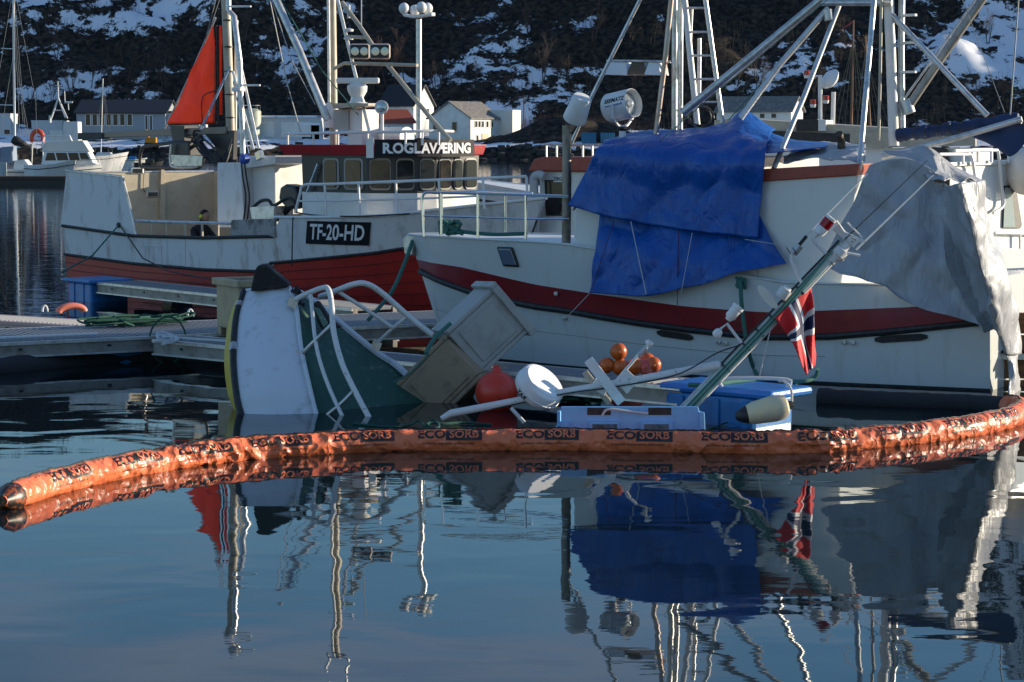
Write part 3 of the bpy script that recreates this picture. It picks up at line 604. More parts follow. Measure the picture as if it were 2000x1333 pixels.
for sd in (-1, 1):
    q = sl_c+sv*sd*.225; obj('yoke', MB().tube([q, q-UP*.18, q-UP*.28-sv*sd*.12, sl_c-UP*.30+sv*sd*.02], .022, 6), OLDPIPE, s_)
obj('stand', MB().tube([sl_c-UP*.28, sl_c-UP*.62], .05, 10), WHITE, s_); obj('collar', MB().lathe(sl_c-UP*.36, UP, [(0, .055), (.03, .075), (.06, .055)], 14), BLACK, s_)
# masts, booms and ladders of the tarped boat
def spar(pts, r, name, m=ALU, n=0.0, seg=10, nlist=None, par=None):
    P = [F2.px(x, y, (nlist[i] if nlist else n)) for i, (x, y) in enumerate(pts)]
    return obj(name, MB().tube(P, r, seg), m, par or b2)
spar([(1262, -26), (1250, 0), (1155, 190), (1116, 280)], .028, 'mast_leg', n=-.5)
spar([(1313, -20), (1300, 110), (1281, 262)], .038, 'mast_leg', mat('coppery_steel', (.42, .32, .26), .4, metal=.6, col2=(.5, .5, .48), nscale=2), n=-.3)
for dx in (0, 11): spar([(1318+dx, -20), (1317+dx, 255)], .042, 'mast', STEEL, n=.15+.02*dx)
lad = spar([(1335, -20), (1362, 245)], .045, 'ladder', WHITE, n=.1)
spar([(1375, -20), (1411, 240)], .035, 'ladder_rail', ALU, n=.1, par=lad)
for i, y in enumerate((16, 63, 109, 155, 200)):
    spar([(1338+y*.102, y), (1378+y*.15, y)], .017, 'rung', ALU, n=.1, par=lad)
spar([(1352, 15), (1349, 75), (1352, 150)], .018, 'mast_leg', STEEL, n=.3)
spar([(1366, 75), (1365, 200)], .03, 'mast_leg', ALU, n=.5)
for x0 in (1168, 1228, 1262):
    pass
lb = spar([(1185, 119), (1310, 121)], .02, 'lamp_gantry', STEEL, n=-.2)
for i, (x0, x1) in enumerate(((1182, 1226), (1224, 1262), (1258, 1290))):
    P = [F2.px(x0, 146, -.35), F2.px(x1, 147, -.35), F2.px(x1-4, 122, -.2), F2.px(x0+10, 121, -.2)]
    obj('work_lamp', MB().prism(P, F2.n*.3), WHITE if i != 1 else mat('lamp_brown', (.14, .1, .06), .3, metal=.4), lb)
spar([(1606, -2), (1470, 110), (1333, 221)], .062, 'derrick_boom', STEEL, nlist=(-.1, -.2, -.3), seg=14)
spar([(1618, 16), (1520, 130), (1446, 232)], .042, 'derrick_boom', ALU, nlist=(-.1, -.4, -.7))
spar([(1640, 8), (1570, 190), (1511, 330)], .036, 'stay_pole', ALU, nlist=(0, -.5, -1.15))
spar([(1712, -60), (1700, 80), (1679, 322), (1677, 330)], .038, 'stay_pole', ALU, nlist=(-.3, -.6, -1.15, -1.2))
spar([(1600, 6), (1742, 6)], .045, 'mast_crosstree', ALU, n=-.1)
spar([(1616, 20), (1619, 40)], .07, 'pulley_block', STEEL, n=-.1)
am = spar([(1733, -60), (1740, 100), (1746, 285)], .07, 'aft_mast', WHITE, n=0, seg=14)
spar([(1762, -60), (1760, 100), (1762, 255)], .045, 'mast_tube', ALU, n=.1, par=am)
spar([(1722, -60), (1719, 150), (1716, 275)], .022, 'mast_tube', TANSTEEL, n=-.2, par=am)
for y in (30, 84, 141): obj('step', MB().box(F2.px(1775, y, .1), F2.d*.10, F2.n*.05, UP*.015), WHITE, am)
spar([(1922, -6), (1848, 100), (1775, 208)], .058, 'derrick_boom', mat('worn_grey_boom', (.36, .34, .3), .45, metal=.5, col2=(.25, .22, .19), nscale=6), nlist=(.4, .2, .05), seg=14)
spar([(1906, -2), (1765, 195)], .016, 'topping_lift', ALU, nlist=(.5, .1)); spar([(1768, 196), (1776, 222)], .09, 'pulley_block', STEEL, n=.05)
spar([(1731, 18), (1928, 226)], .04, 'boom_strut', ALU, nlist=(0, -.2))
spar([(1722, 307), (1850, 275), (1996, 233)], .042, 'sail_boom', ALU, nlist=(-.5, -.4, -.3)); spar([(1754, 273), (1995, 238)], .034, 'sail_gaff', ALU, n=-.1)
obj('furled_sail', MB().tube(smoothpath([F2.px(x, y, -.12) for x, y in ((1752, 265), (1800, 259), (1860, 252), (1920, 243), (1990, 232))], 8), [.085+.010*math.sin(i*.9)+.008*math.sin(i*2.3) for i in range(33)], 12), NAVY, b2)
for x in (1790, 1812, 1835, 1858, 1880): obj('sail_tie', MB().tube([F2.px(x+8*math.cos(a), 262-(x-1790)*.13+11*math.sin(a), -.20+.1*math.cos(a)) for a in np.linspace(0, 6.28, 13)], .007, 5), WIRE, b2)
obj('hanging_sail', cloth([[F2.px(1893, 256, -.15), F2.px(1900, 270, -.15), F2.px(1930, 284, -.1)], [F2.px(1935, 250, -.2), F2.px(1945, 275, -.25), F2.px(1975, 305, -.2)], [F2.px(2000, 242, -.1), F2.px(2005, 258, -.1), F2.px(2010, 270, -.1)]], 26, 16, .05, 2.5, 9), NAVY, b2, solid=.01)
# lines on the tarped boat
def line2(a, c, r=.006, m=WROPE, name='line', d=0.0): return obj(name, MB().tube(sag(F2.px(*a), F2.px(*c), d), r, 5), m, b2)
line2((1232, 433, -1.50), (1262, 575, -1.70), m=WROPE); line2((1325, 450, -1.52), (1322, 640, -1.66), m=mat('maroon_cord', (.1, .01, .02), .8)); line2((1352, 455, -1.52), (1330, 575, -1.70), .004)
line2((1200, 430, -1.50), (1155, 570, -1.64), .005, mat('maroon_cord', (.1, .01, .02), .8)); line2((1155, 570, -1.54), (1105, 622, -1.5), .005); line2((1455, 468, -1.44), (1545, 482, -1.45), .004)
line2((1165, 380, -1.4), (1640, -20, -.2), .006, TEALROPE, d=-.01); line2((1423, 235, -.5), (1612, 25, -.1), .008, TEALROPE)
line2((1880, 0, .3), (1962, 220, -.2), .005, GWIRE); line2((1990, -10, .3), (1973, 225, -.2), .01, GWIRE)
obj('coiled_cable', MB().tube([F2.px(1368+(24+3*math.sin(k*.7))*math.cos(k*.5), 228+(20+3*math.cos(k*.9))*math.sin(k*.5), .0+.01*k) for k in range(50)], .012, 5), WIRE, b2)
obj('mooring_rope', MB().tube(smoothpath([F2.px(x, y, -1.56) for x, y in ((1446, 550), (1449, 600), (1460, 680), (1478, 735))]+[W(1482, 742, .45)], 6), .028, 8), TEALROPE, b2)
obj('rope_knot', MB().tube([F2.px(1447+9*math.cos(k*1.1), 553+11*math.sin(k*1.7), -1.5-.03*math.sin(k)) for k in range(26)], .02, 6), TEALROPE, b2)
obj('mooring_rope', MB().tube(smoothpath([F2.px(860, 448, -.6), F2.px(880, 440, -.7), F2.px(900, 452, -.8), F2.px(960, 458, -.5), F2.px(1030, 457, -.2)], 6), .03, 8), TEALROPE, b2)
obj('rope_coil', MB().tube([F2.px(880+24*math.cos(k*.9)*(.6+.4*math.sin(k*.31)), 445+13*math.sin(k*1.1), -.75+.1*math.sin(k*.6)) for k in range(60)], .026, 6), TEALROPE, b2)
obj('mooring_rope', MB().tube(smoothpath([F2.px(806, 470, -.1), F2.px(790, 515, -.4), F2.px(765, 570, -1.0), F2.px(720, 625, -2.0)], 6), .03, 8), TEALROPE, b2)
# ================================================================== RED AND WHITE FISHING BOAT
O1 = W(700, 590); F1 = Frame(O1, (.72, -.69)); T0, T1 = -7.6, 4.9
F1.O = F1.O+F1.d*T0                                   # t = 0 at the stern
LEN1 = T1-T0
H1 = Hull(F1, [(0, 1.72), (.3, 1.78), (.55, 1.76), (.7, 1.6), (.82, 1.22), (.92, .66), (1, .03)], [(0, .9), (.5, .88), (.75, .62), (.9, .3), (1, .08)], lambda z: LEN1-.9+.5*max(-.3, z), 1.7)
b1 = empty('red_fishing_boat', F1.P(6, 0, 0), 'white and red wooden fishing boat with dark wheelhouse windows and orange sail', 'boat')
lo1 = lin(H1.line([(125, 497), (260, 515), (400, 527), (525, 531)])); up1 = lin(H1.line([(120, 441), (260, 461), (400, 465), (525, 462)]))
u_st = H1.uz(530, 520)[0]
redtop = lin(H1.line([(535, 514), (650, 503), (730, 495), (800, 484)])+[(1.0, 1.45)])
gun = lin(H1.line([(560, 425), (650, 424), (760, 421)])+[(.9, 1.98), (1.0, 2.15)])
zlo = lambda u: lo1(u) if u < u_st else redtop(u)
NP = 7
for k in range(NP):                                    # clinker planks, each lapping over the one below
    f0, f1 = k/NP, (k+1)/NP
    for sd in (-1, 1):
        obj('plank', H1.zone(lambda u: -.35+(zlo(u)+.35)*f0-.02, lambda u: -.35+(zlo(u)+.35)*f1, side=sd, nv=1, outa=.013, outb=.0, nu=36), REDHULL, b1, smooth=False)
for k in range(1, NP):
    for sd in (-1, 1): obj('plank_seam', H1.strip(lambda u: -.35+(zlo(u)+.35)*k/NP-.02, .006, sd, .014, nu=30), mat('dark_seam_paint', (.08, .008, .008), .6), b1)  # dark red line along each plank lap
obj('lower_topside', H1.both(zlo, lambda u: up1(u) if u < u_st else gun(u), nv=4, nu=60), DIRTY, b1)
obj('deck', H1.deck(lambda u: (up1(u) if u < u_st else gun(u))-.35, inset=.03), mat('grey_deck', (.16, .17, .17), .7), b1)
obj('transom', H1.transom(-.35, up1(0)), DIRTY, b1)
for sd in (-1, 1):
    obj('rubbing_strake', H1.strip(zlo, .032, sd, .02, u1=u_st), BLACK, b1); obj('rubbing_strake', H1.strip(redtop, .03, sd, .02, u0=u_st), BLACK, b1)
    obj('rubbing_strake', H1.strip(up1, .035, sd, .02, u1=u_st), BLACK, b1); obj('gunwale', H1.strip(gun, .03, sd, 0, u0=u_st), WHITE, b1)
# stern shelter: near wall, far wall lit by the sun, aft wall
def nside(F, pts, n, th, name, m, parent=None, **k): return slab(F, pts, n, n+th, name, m, parent or b1, **k)
nside(F1, [(118, 443), (130, 333), (238, 345), (266, 462)], -1.72, .05, 'shelter_wall', DIRTY)
obj('shelter_edge', MB().tube([F1.px(128, 333, -1.72), F1.px(238, 345, -1.72), F1.px(252, 395, -1.73), F1.px(267, 462, -1.73)], .025, 6), ALU, b1)
tA = F1.tz(130, 400, -1.7)[0]; zT = F1.tz(180, 338, -1.7)[1]; tB = tA+5.3
tF = F1.tz(418, 380, 1.68)[0]
A0, A1 = F1.P(tA+.04, -1.66, 0), F1.P(tF, 1.68, 0); ad = (A1-A0).normalized(); an = ad.cross(UP); an = an if an.dot(F1.d) > 0 else -an
aw = obj('shelter_aft_wall', MB().box((A0+A1)/2-an*.03+UP*(zT+1.0)/2, (A1-A0)/2, an*.03, UP*(zT-1.0)/2), BEIGEWALL, b1)
obj('shelter_far_wall', MB().box(F1.P((tF+tB)/2, 1.70, (zT+1.0)/2), F1.d*(tB-tF)/2, F1.n*.03, UP*(zT-1.0)/2), BEIGEWALL, b1)
def onwall(x, y, o=.02): return PL(x, y, A0+an*o, an)
obj('rib', MB().add([onwall(x, y, o) for o in (.0, .08) for x, y in ((315, 326), (321, 326), (324, 432), (312, 432))], [(0, 1, 2, 3), (4, 5, 6, 7), (0, 1, 5, 4), (1, 2, 6, 5), (2, 3, 7, 6), (3, 0, 4, 7)]), BEIGEWALL, aw)
for (x, y) in ((268, 334), (298, 380)):
    p = onwall(x, y, .02); q_ = obj('porthole', MB().box(p, ad*.15, an*.02, UP*.07), ALU, aw, bevel=.04); obj('pane', MB().box(p+an*.02, ad*.11, an*.012, UP*.045), GLASS, q_)
obj('cable', MB().tube([onwall(x, y, .03) for x, y in ((282, 328), (280, 370), (283, 376))], .012, 5), DARK, aw)
obj('top_rail', MB().tube([F1.px(128, 333, -1.68), A0+UP*zT, A1+UP*zT], .02, 6), ALU, aw)
# bulwark rail on the working deck
obj('bulwark_rail', MB().tube([F1.px(266, 432, -1.68), F1.px(350, 435, -1.68), F1.px(452, 437, -1.68)], .035, 8), ALU, b1)
for x in (297, 326, 362, 395, 426): obj('rail_post', MB().tube([F1.px(x, 433, -1.68), F1.px(x, 462, -1.7)], .028, 6), TANSTEEL, b1)
nside(F1, [(450, 465), (452, 430), (536, 428), (536, 463)], -1.74, .06, 'bulwark_plate', mat('stained_grey_plate', (.3, .3, .3), .6, col2=(.12, .11, .1), nscale=4))
for (x0, y0, x1, y1) in ((284, 480, 316, 515), (326, 466, 362, 517)):
    obj('hatch_outline', MB().tube([H1.pt(*H1.uz(x, y), -1, .006) for x, y in ((x0, y0), (x1, y0+2), (x1, y1), (x0, y1-1), (x0, y0))], .008, 5), WHITE, b1)
# crane column and cabinet amidships
cw = obj('crane_pedestal', MB().prism([F1.px(x, y, -.9) for x, y in ((424, 445), (424, 318), (470, 318), (478, 445))], F1.n*.9), DIRTY, b1, bevel=.02)
obj('cabinet', MB().prism([F1.px(x, y, -.6) for x, y in ((486, 430), (487, 318), (536, 312), (537, 420))], F1.n*1.2), WHITE, b1, bevel=.02)
nside(F1, [(470, 330), (470, 305), (538, 305), (538, 320)], -.8, .9, 'crane_table', WHITE)
# crane: slewing post, boom with head, folded red cover sail
cm = obj('crane_mast', MB().tube([F1.px(452, 305, -.4), F1.px(447, 160, -.4), F1.px(436, -128, -.4)], .095, 12), TANSTEEL, b1)
obj('mast_tube', MB().tube([F1.px(474, 300, -.6), F1.px(468, 120, -.6), F1.px(457, 32, -.6), F1.px(446, 20, -.6), F1.px(445, -110, -.6), F1.px(430, -125, -.6)], .06, 10), ALU, cm)
obj('mast_tube', MB().tube([F1.px(459, 300, -.2), F1.px(460, 170, -.2), F1.px(462, 40, -.2)], .035, 8), ALU, cm)
for y in (40, 92, 140, 185, 230): obj('hose_clamp', MB().lathe(F1.px(446+(y-100)*.03, y, -.4)-UP*.015, UP, [(0, .1), (.03, .1)], 14), DARK, cm)
for pts in (((505, 290), (466, 110)), ((495, 292), (455, 140))): obj('strut', MB().tube([F1.px(*q, -.5) for q in pts], .03, 8), ALU, cm)
obj('crossbar', MB().tube([F1.px(450, 13, -.6), F1.px(490, 13, -.6)], .02, 6), WHITE, cm); obj('crossbar', MB().tube([F1.px(462, 167, -.6), F1.px(508, 167, -.6)], .02, 6), WHITE, cm)
obj('mast_lamp', MB().box(F1.px(466, 175, -.65), F1.d*.13, F1.n*.08, UP*.045), WHITE, cm, bevel=.02)
bo = obj('crane_boom', MB().prism([F1.px(x, y, -.55) for x, y in ((155, 262), (332, 252), (440, 248), (440, 262), (332, 265), (155, 271))], F1.n*.22), mat('brown_grey_steel', (.22, .19, .16), .5, metal=.4), b1, bevel=.01)
obj('boom_tip', MB().prism([F1.px(x, y, -.58) for x, y in ((152, 260), (200, 259), (200, 271), (152, 273))], F1.n*.28), BLACK, bo)
obj('boom_collar', MB().prism([F1.px(x, y, -.62) for x, y in ((332, 246), (360, 246), (360, 282), (338, 282))], F1.n*.36), DARK, bo)
obj('bracket', MB().prism([F1.px(x, y, -.5) for x, y in ((400, 262), (458, 255), (455, 312), (440, 312))], F1.n*.1), DARK, bo)
obj('cradle', MB().tube(smoothpath([F1.px(x, y, -.6) for x, y in ((345, 278), (292, 285), (277, 292), (274, 318), (282, 327), (350, 328), (390, 326), (398, 300), (385, 282), (345, 278))], 5), .04, 8), DARK, bo)
obj('cradle', MB().tube(smoothpath([F1.px(x, y, -.9) for x, y in ((335, 282), (333, 312), (340, 326), (385, 326), (396, 312))], 5), .035, 8), STEEL, bo)
obj('hydraulic_motor', MB().box(F1.px(365, 292, -.6), F1.d*.35, F1.n*.22, UP*.16), DARK, bo, bevel=.04)
obj('shiny_guard', MB().prism([F1.px(x, y, -.95) for x, y in ((334, 303), (396, 305), (393, 324), (342, 325), (335, 318))], F1.n*.03), STEEL, bo)
rnd = random.Random(5)
for k in range(9):
    a = (380+rnd.uniform(-8, 8), 268+rnd.uniform(-8, 8)); obj('hydraulic_hose', MB().tube(smoothpath([F1.px(*a, -.7), F1.px(405+rnd.uniform(-12, 12), 300+rnd.uniform(-12, 12), -.85), F1.px(430+rnd.uniform(-5, 8), 318+rnd.uniform(-6, 6), -.8), F1.px(452, 300+rnd.uniform(-30, 10), -.6)], 6), .022, 6), BLACK, bo)
for k in range(14):
    a = rnd.uniform(0, 6.28); obj('hose_end', MB().tube(smoothpath([F1.px(378, 270, -.75), F1.px(378+16*math.cos(a), 270+14*math.sin(a), -.8), F1.px(378+20*math.cos(a+.6), 270+18*math.sin(a+.6), -.72)], 4), .014, 5), BLACK, bo)
for k, x in enumerate((482, 489)): obj('pipe_run', MB().tube(smoothpath([F1.px(470+k*5, 300, -1.0), F1.px(x-8, 345, -1.0), F1.px(x-2, 385, -.95), F1.px(x-6, 430, -.95)], 6), .018, 6), BLACK, b1)
obj('net_drum', MB().lathe(F1.px(482, 311, -1.0), -F1.n, [(0, .1), (.12, .1), (.14, .06)], 18), mat('bright_blue', (.02, .07, .35), .4), b1)
obj('square_lamp', MB().box(F1.px(507, 304, -1.0), F1.d*.08+UP*.03, F1.n*.05, UP*.08-F1.d*.03), LAMPGLASS, b1, bevel=.01)
sailp = cloth([[F1.px(330, 243, -.5), F1.px(372, 150, -.5), F1.px(418, 52, -.5)], [F1.px(376, 243, -.6), F1.px(400, 150, -.56), F1.px(419, 52, -.5)], [F1.px(424, 241, -.5), F1.px(423, 150, -.5), F1.px(420, 52, -.5)]], 24, 30, .08, 1.6, 3)
sl = obj('cover_sail', sailp, SAILRED, b1, solid=.008)
obj('sail_edge', MB().tube([F1.px(322, 252, -.5), F1.px(372, 147, -.5), F1.px(421, 35, -.5)], .025, 6), ALU, sl); obj('sail_edge', MB().tube([F1.px(330, 243, -.52), F1.px(426, 240, -.52)], .03, 6), BLACK, sl); obj('sail_edge', MB().tube([F1.px(426, 240, -.5), F1.px(426, 150, -.5), F1.px(423, 50, -.5)], .02, 6), BLACK, sl)
obj('sail_seam', MB().tube(smoothpath([F1.px(395, 240, -.62), F1.px(396, 190, -.62), F1.px(424, 176, -.55)], 6), .012, 5), BLACK, sl)
obj('sail_strip', MB().prism([F1.px(x, y, -.45) for x, y in ((428, 50), (432, 50), (433, 225), (429, 225))], F1.n*.02), SAILRED, sl)
for a, c, m, r in (((450, 130), (393, 255), mat('pale_blue_rope', (.25, .4, .6), .7), .018), ((446, 135), (390, 255), WROPE, .012), ((432, -10), (402, 80), GWIRE, .008), ((424, -10), (398, 90), GWIRE, .008), ((455, 160), (486, 300), mat('pale_blue_rope', (.25, .4, .6), .7), .01)):
    obj('stay_line', MB().tube([F1.px(*a, -.7), F1.px(*c, -.7)], r, 5), m, b1)
# wheelhouse
WN = -1.12
tC, zC = F1.tz(718, 340, WN); tAft = F1.tz(592, 380, WN)[0]
zr0 = F1.tz(640, 303, WN)[1]; zr1 = F1.tz(640, 283, WN)[1]; zwb = F1.tz(640, 376, WN)[1]; zdk = 1.45
# plan of the wheelhouse: flat sides, five-faceted rounded front
plan = [(tAft, -1.12)]+[(F1.tz(px, 340, n)[0], n) for px, n in ((718, -1.12), (768, -.86), (815, -.48), (852, -.08), (882, .32), (903, .62), (932, 1.05))]+[(tAft, 1.05)]
def ring(z, k=0, kf=0): return [F1.P(t-(kf if i in (0, 8) else -k*.6), n*(1+k), z) for i, (t, n) in enumerate(plan)]
def shell(z0, z1, k0=0, k1=0):
    a, c = ring(z0, k0), ring(z1, k1); n = len(a); return MB().add(a+c, [(i, (i+1) % n, n+(i+1) % n, n+i) for i in range(n)]+[tuple(range(n, 2*n)), tuple(reversed(range(n)))])
obj('deckhouse', shell(1.2, zwb, .02, .02), WHITE, b1)
wh = obj('wheelhouse', shell(zwb, zr0, 0, .03), DARK, b1)
a, c = ring(zr0, .10, .45), ring(zr1, .16, .55); n = len(a)
ro = obj('roof', MB().add(a+c, [(i, (i+1) % n, n+(i+1) % n, n+i) for i in range(n)]+[tuple(range(n, 2*n)), tuple(reversed(range(n)))]), REDROOF, b1, bevel=.01)
def facet(i, f0, f1, z0, z1, name, m, parent, out=.02, rnd_=.08):
    p, q = V((*plan[i], 0)), V((*plan[i+1], 0)); a = p.lerp(q, f0); c = p.lerp(q, f1)
    A, Cc = F1.P(a.x, a.y, 0), F1.P(c.x, c.y, 0); d = (Cc-A); ln = d.length; d.normalize(); nn = d.cross(UP); nn = nn if nn.dot(A-F1.P(tC-1, 0, 0)) > 0 else -nn
    ce = (A+Cc)/2+nn*out+UP*(z0+z1)/2; hw, hh = ln/2, (z1-z0)/2; pts = []
    for cx, cy, a0 in ((1, 1, 0), (-1, 1, 90), (-1, -1, 180), (1, -1, 270)):
        for s_ in range(5):
            th = math.radians(a0+s_*22.5); pts.append(ce+d*(cx*(hw-rnd_)+rnd_*math.cos(th))+UP*(cy*(hh-rnd_)+rnd_*math.sin(th)))
    return obj(name, MB().prism(pts, nn*.02), m, parent), ce, d, nn
sidew = tC-tAft
wz0, wz1 = zwb+.06, zr0-.06
wins = [(0, (F1.tz(633, 340, WN)[0]-tAft)/sidew, (F1.tz(664, 340, WN)[0]-tAft)/sidew), (0, (F1.tz(674, 340, WN)[0]-tAft)/sidew, (F1.tz(711, 340, WN)[0]-tAft)/sidew), (1, .10, .92), (2, .12, .86), (3, .12, .88), (4, .14, .88), (5, .15, .88), (6, .12, .88)]
for k, (i, f0, f1) in enumerate(wins):
    fr, *_ = facet(i, f0, f1, wz0, wz1, 'window', mat('grey_gasket', (.3, .29, .27), .4), wh, out=.012)
    facet(i, f0+.03, f1-.03, wz0+.035, wz1-.035, 'pane', GLASSW if k in (1, 2, 3, 5) else GLASS, fr, out=.03, rnd_=.07)
# name board across the front of the roof
zb0, zb1 = zr0-.03, zr1+.10
def boardpt(s, y, out=.03):       # s metres along the front of the roof from its near corner, y up
    pts = [V((t+.10, n_*1.16, 0)) for (t, n_) in plan[1:7]]
    for a, c in zip(pts, pts[1:]):
        ln = (c-a).length
        if s <= ln or c is pts[-1]:
            q = a+(c-a)*(s/ln); d = (c-a).normalized(); nn = V((-d.y, d.x, 0)); nn = nn if nn.x > 0 else -nn
            if nn.x < .01 and nn.y > 0: nn = -nn
            q = q+nn*out; return F1.P(q.x, q.y, y)
        s -= ln
_bp = [V((t+.10, n_*1.16, 0)) for (t, n_) in plan[1:7]]; S1 = sum((b_-a_).length for a_, b_ in zip(_bp, _bp[1:]))+.05; S0 = .22; bmid = (zb0+zb1)/2
nb = obj('name_board', MB().grid([[boardpt(S0+(S1-S0)*i/30, zb0+(zb1-zb0)*j, .07) for i in range(31)] for j in (0, 1)]), SIGNBLACK, ro, solid=.015)
obj('lettering', text_mb('ROGLAVÆRING', lambda x, y: boardpt((S0+S1)/2+.02+x, bmid+y-.01, .092), .265, .010, squeeze=(S1-S0)*.93/2.02), TEXTWHITE, nb)
obj('board_end', MB().grid([[boardpt(S0-.16+.14*i/3, zb0-.02+(zb1-zb0+.04)*j, .075) for i in range(4)] for j in (0, 1)]), WHITE, ro, solid=.02)
# roof equipment
zr = zr1
def onroof(px, py, n): return F1.px(px, py, n)
mm = obj('main_mast', MB().tube([F1.px(652, 285, -.05), F1.px(650, 130, -.05), F1.px(646, -135, -.05)], .085, 14), TANSTEEL, b1)
obj('mast_tube', MB().tube([F1.px(643, 200, -.2), F1.px(640, -130, -.2)], .03, 8), ALU, mm)
obj('masthead_bar', MB().tube([F1.px(628, -44, -.1), F1.px(680, -46, -.1)], .03, 6), WHITE, mm)
obj('masthead_loop', MB().tube(smoothpath([F1.px(x, y, -.1) for x, y in ((630, -160), (632, -128), (664, -128), (668, -160))], 4), .03, 6), ALU, mm)
obj('crosstree', MB().tube([F1.px(424, -118, -.4), F1.px(478, -124, -.4)], .025, 6), WHITE, cm)
obj('mast_foot', MB().lathe(F1.px(648, 250, -.05), UP, [(0, .16), (.3, .16), (.5, .1)], 14), WHITE, mm)
for pts, r in ((((657, -10), (690, 130), (727, 278)), .035), (((668, 5), (700, 48), (727, 88)), .045), (((757, 127), (840, 230), (880, 275)), .045)):
    obj('mast_brace', MB().tube([F1.px(*q, -.3) for q in pts], r, 8), ALU if r < .04 else TANSTEEL, mm)
for pts in (((652, 135), (672, 124), (760, 126), (815, 128)), ((675, 72), (718, 74))): obj('spreader', MB().tube([F1.px(*q, -.3) for q in pts], .035, 8), TANSTEEL, mm)
for x in (702, 742):
    c = F1.px(x, 101, -.35); fd = (F1.d*.75-F1.n*.65).normalized(); sd_ = UP.cross(fd).normalized()
    fl = obj('floodlight', MB().box(c, sd_*.20, fd*.07, UP*.15), mat('pinkish_lamp_rim', (.6, .5, .44), .35), mm, bevel=.05)
    for k in (-1, 1): obj('lens', MB().lathe(c+fd*.07+sd_*k*.09, fd, [(0, .08), (.02, .08), (.022, .01)], 16), LAMPGLASS, fl)
    obj('visor', MB().box(c+fd*.065, sd_*.175, fd*.012, UP*.125), DARK, fl, bevel=.04)
for (x, y) in ((681, 62), (681, 78)): obj('gps_antenna', MB().lathe(F1.px(x, y, -.3), UP, [(0, .09), (.04, .1), (.06, .04)], 14), WHITE, mm)
obj('wind_sensor', MB().tube([F1.px(681, 36, -.3), F1.px(681, 10, -.3)], .03, 8), WHITE, mm); obj('whip_antenna', MB().tube([F1.px(706, 55, -.3), F1.px(706, -40, -.3)], .012, 5), WHITE, mm)
rd = obj('radar_pedestal', MB().lathe(F1.px(698, 205, -.3), UP, [(0, .2), (.03, .21), (.06, .15), (.14, .12), (.26, .19), (.36, .2), (.40, .15), (.44, .08)], 20), WHITE, b1)
obj('radar_platform', MB().prism([F1.px(x, y, -.55) for x, y in ((650, 202), (719, 202), (719, 207), (690, 209), (650, 213))], F1.n*.5), TANSTEEL, rd)
c = F1.px(699, 158, -.3); obj('radar_scanner', MB().box(c, V((.42, -.05, 0)), V((.01, .06, 0)), UP*.055), WHITE, rd, bevel=.03)
obj('roof_cabinet', MB().prism([F1.px(x, y, -.3) for x, y in ((679, 284), (679, 214), (707, 214), (707, 284))], F1.n*.45), WHITE, b1, bevel=.01)
obj('roof_locker', MB().prism([F1.px(x, y, -.35) for x, y in ((651, 254), (651, 214), (680, 214), (680, 254))], F1.n*.3), mat('grey_locker', (.4, .39, .36), .5), b1)
obj('life_raft_canister', MB().tube([F1.px(752, 268, .3), F1.px(795, 268, .3)], .2, 16), WHITE, b1)
sp = obj('spotlight', MB().lathe(F1.px(746, 210, -.5)-(F1.d*.6-F1.n*.75).normalized()*.09, (F1.d*.6-F1.n*.75), [(0, .08), (.04, .12), (.14, .135), (.15, .12), (.13, .11), (.12, .01)], 20), WHITE, b1)
obj('lens', MB().lathe(F1.px(746, 210, -.5)+(F1.d*.6-F1.n*.75).normalized()*.035, (F1.d*.6-F1.n*.75), [(0, .105), (.01, .1), (.03, .02)], 18), LAMPGLASS, sp)
obj('spotlight_post', MB().tube([F1.px(746, 222, -.5), F1.px(746, 285, -.5)], .035, 8), WHITE, sp)
dp = obj('antenna_pole', MB().tube([F1.px(818, 270, -.2), F1.px(818, 38, -.2)], .055, 12), ALU, b1)
obj('antenna_arm', MB().prism([F1.px(x, y, -.35) for x, y in ((782, 25), (788, 33), (806, 36), (842, 32), (842, 24), (825, 28), (806, 30), (795, 29))], F1.n*.12), WHITE, dp, bevel=.02)
for x, y, nn_ in ((789, 17, -.3), (823, 15, -.4), (835, 17, -.15), (810, 21, -.1)): obj('satellite_dome', MB().ball(F1.px(x, y, nn_), .1, 16, 1.1), WHITE, dp)
obj('gangway_boom', MB().tube([F1.px(535, -10, -.8), F1.px(585, 100, -.8), F1.px(632, 215, -.75), F1.px(640, 235, -.7)], [.075, .075, .08, .08], 12), ALU, b1)
for pts in (((526, -5), (560, 160), (588, 262)), ((532, 5), (570, 120), (616, 205)), ((548, 0), (630, 140), (700, 225))): obj('stay_line', MB().tube([F1.px(*q, -.85) for q in pts], .011, 5), GWIRE if pts[0][0] < 540 else TEALROPE, b1)
# rails on the wheelhouse roof and along the foredeck
obj('roof_rail', MB().tube(smoothpath([F1.px(x, y, n_) for x, y, n_ in ((560, 262, -1.0), (700, 259, -1.1), (770, 258, -1.05), (850, 256, -.4), (885, 257, .3))], 5), .028, 8), WHITE, b1)
for x, n_ in ((562, -1.0), (612, -1.05), (660, -1.1), (718, -1.1), (792, -1.0), (825, -.7), (857, -.3)): obj('rail_post', MB().tube([F1.px(x, 259, n_), F1.px(x, 284, n_)], .025, 6), WHITE, b1)
def rail1(pts, r): return obj('guard_rail', MB().tube(smoothpath([F1.px(x, y, n_) for x, y, n_ in pts], 5), r, 8), WHITE, b1)
rail1(((577, 415, -1.62), (586, 380, -1.62), (594, 362, -1.62), (640, 360, -1.62), (800, 354, -1.4), (930, 349, -.8), (1028, 345, -.1)), .028); rail1(((585, 393, -1.62), (760, 390, -1.5), (900, 385, -1.0), (1020, 378, -.1)), .02)
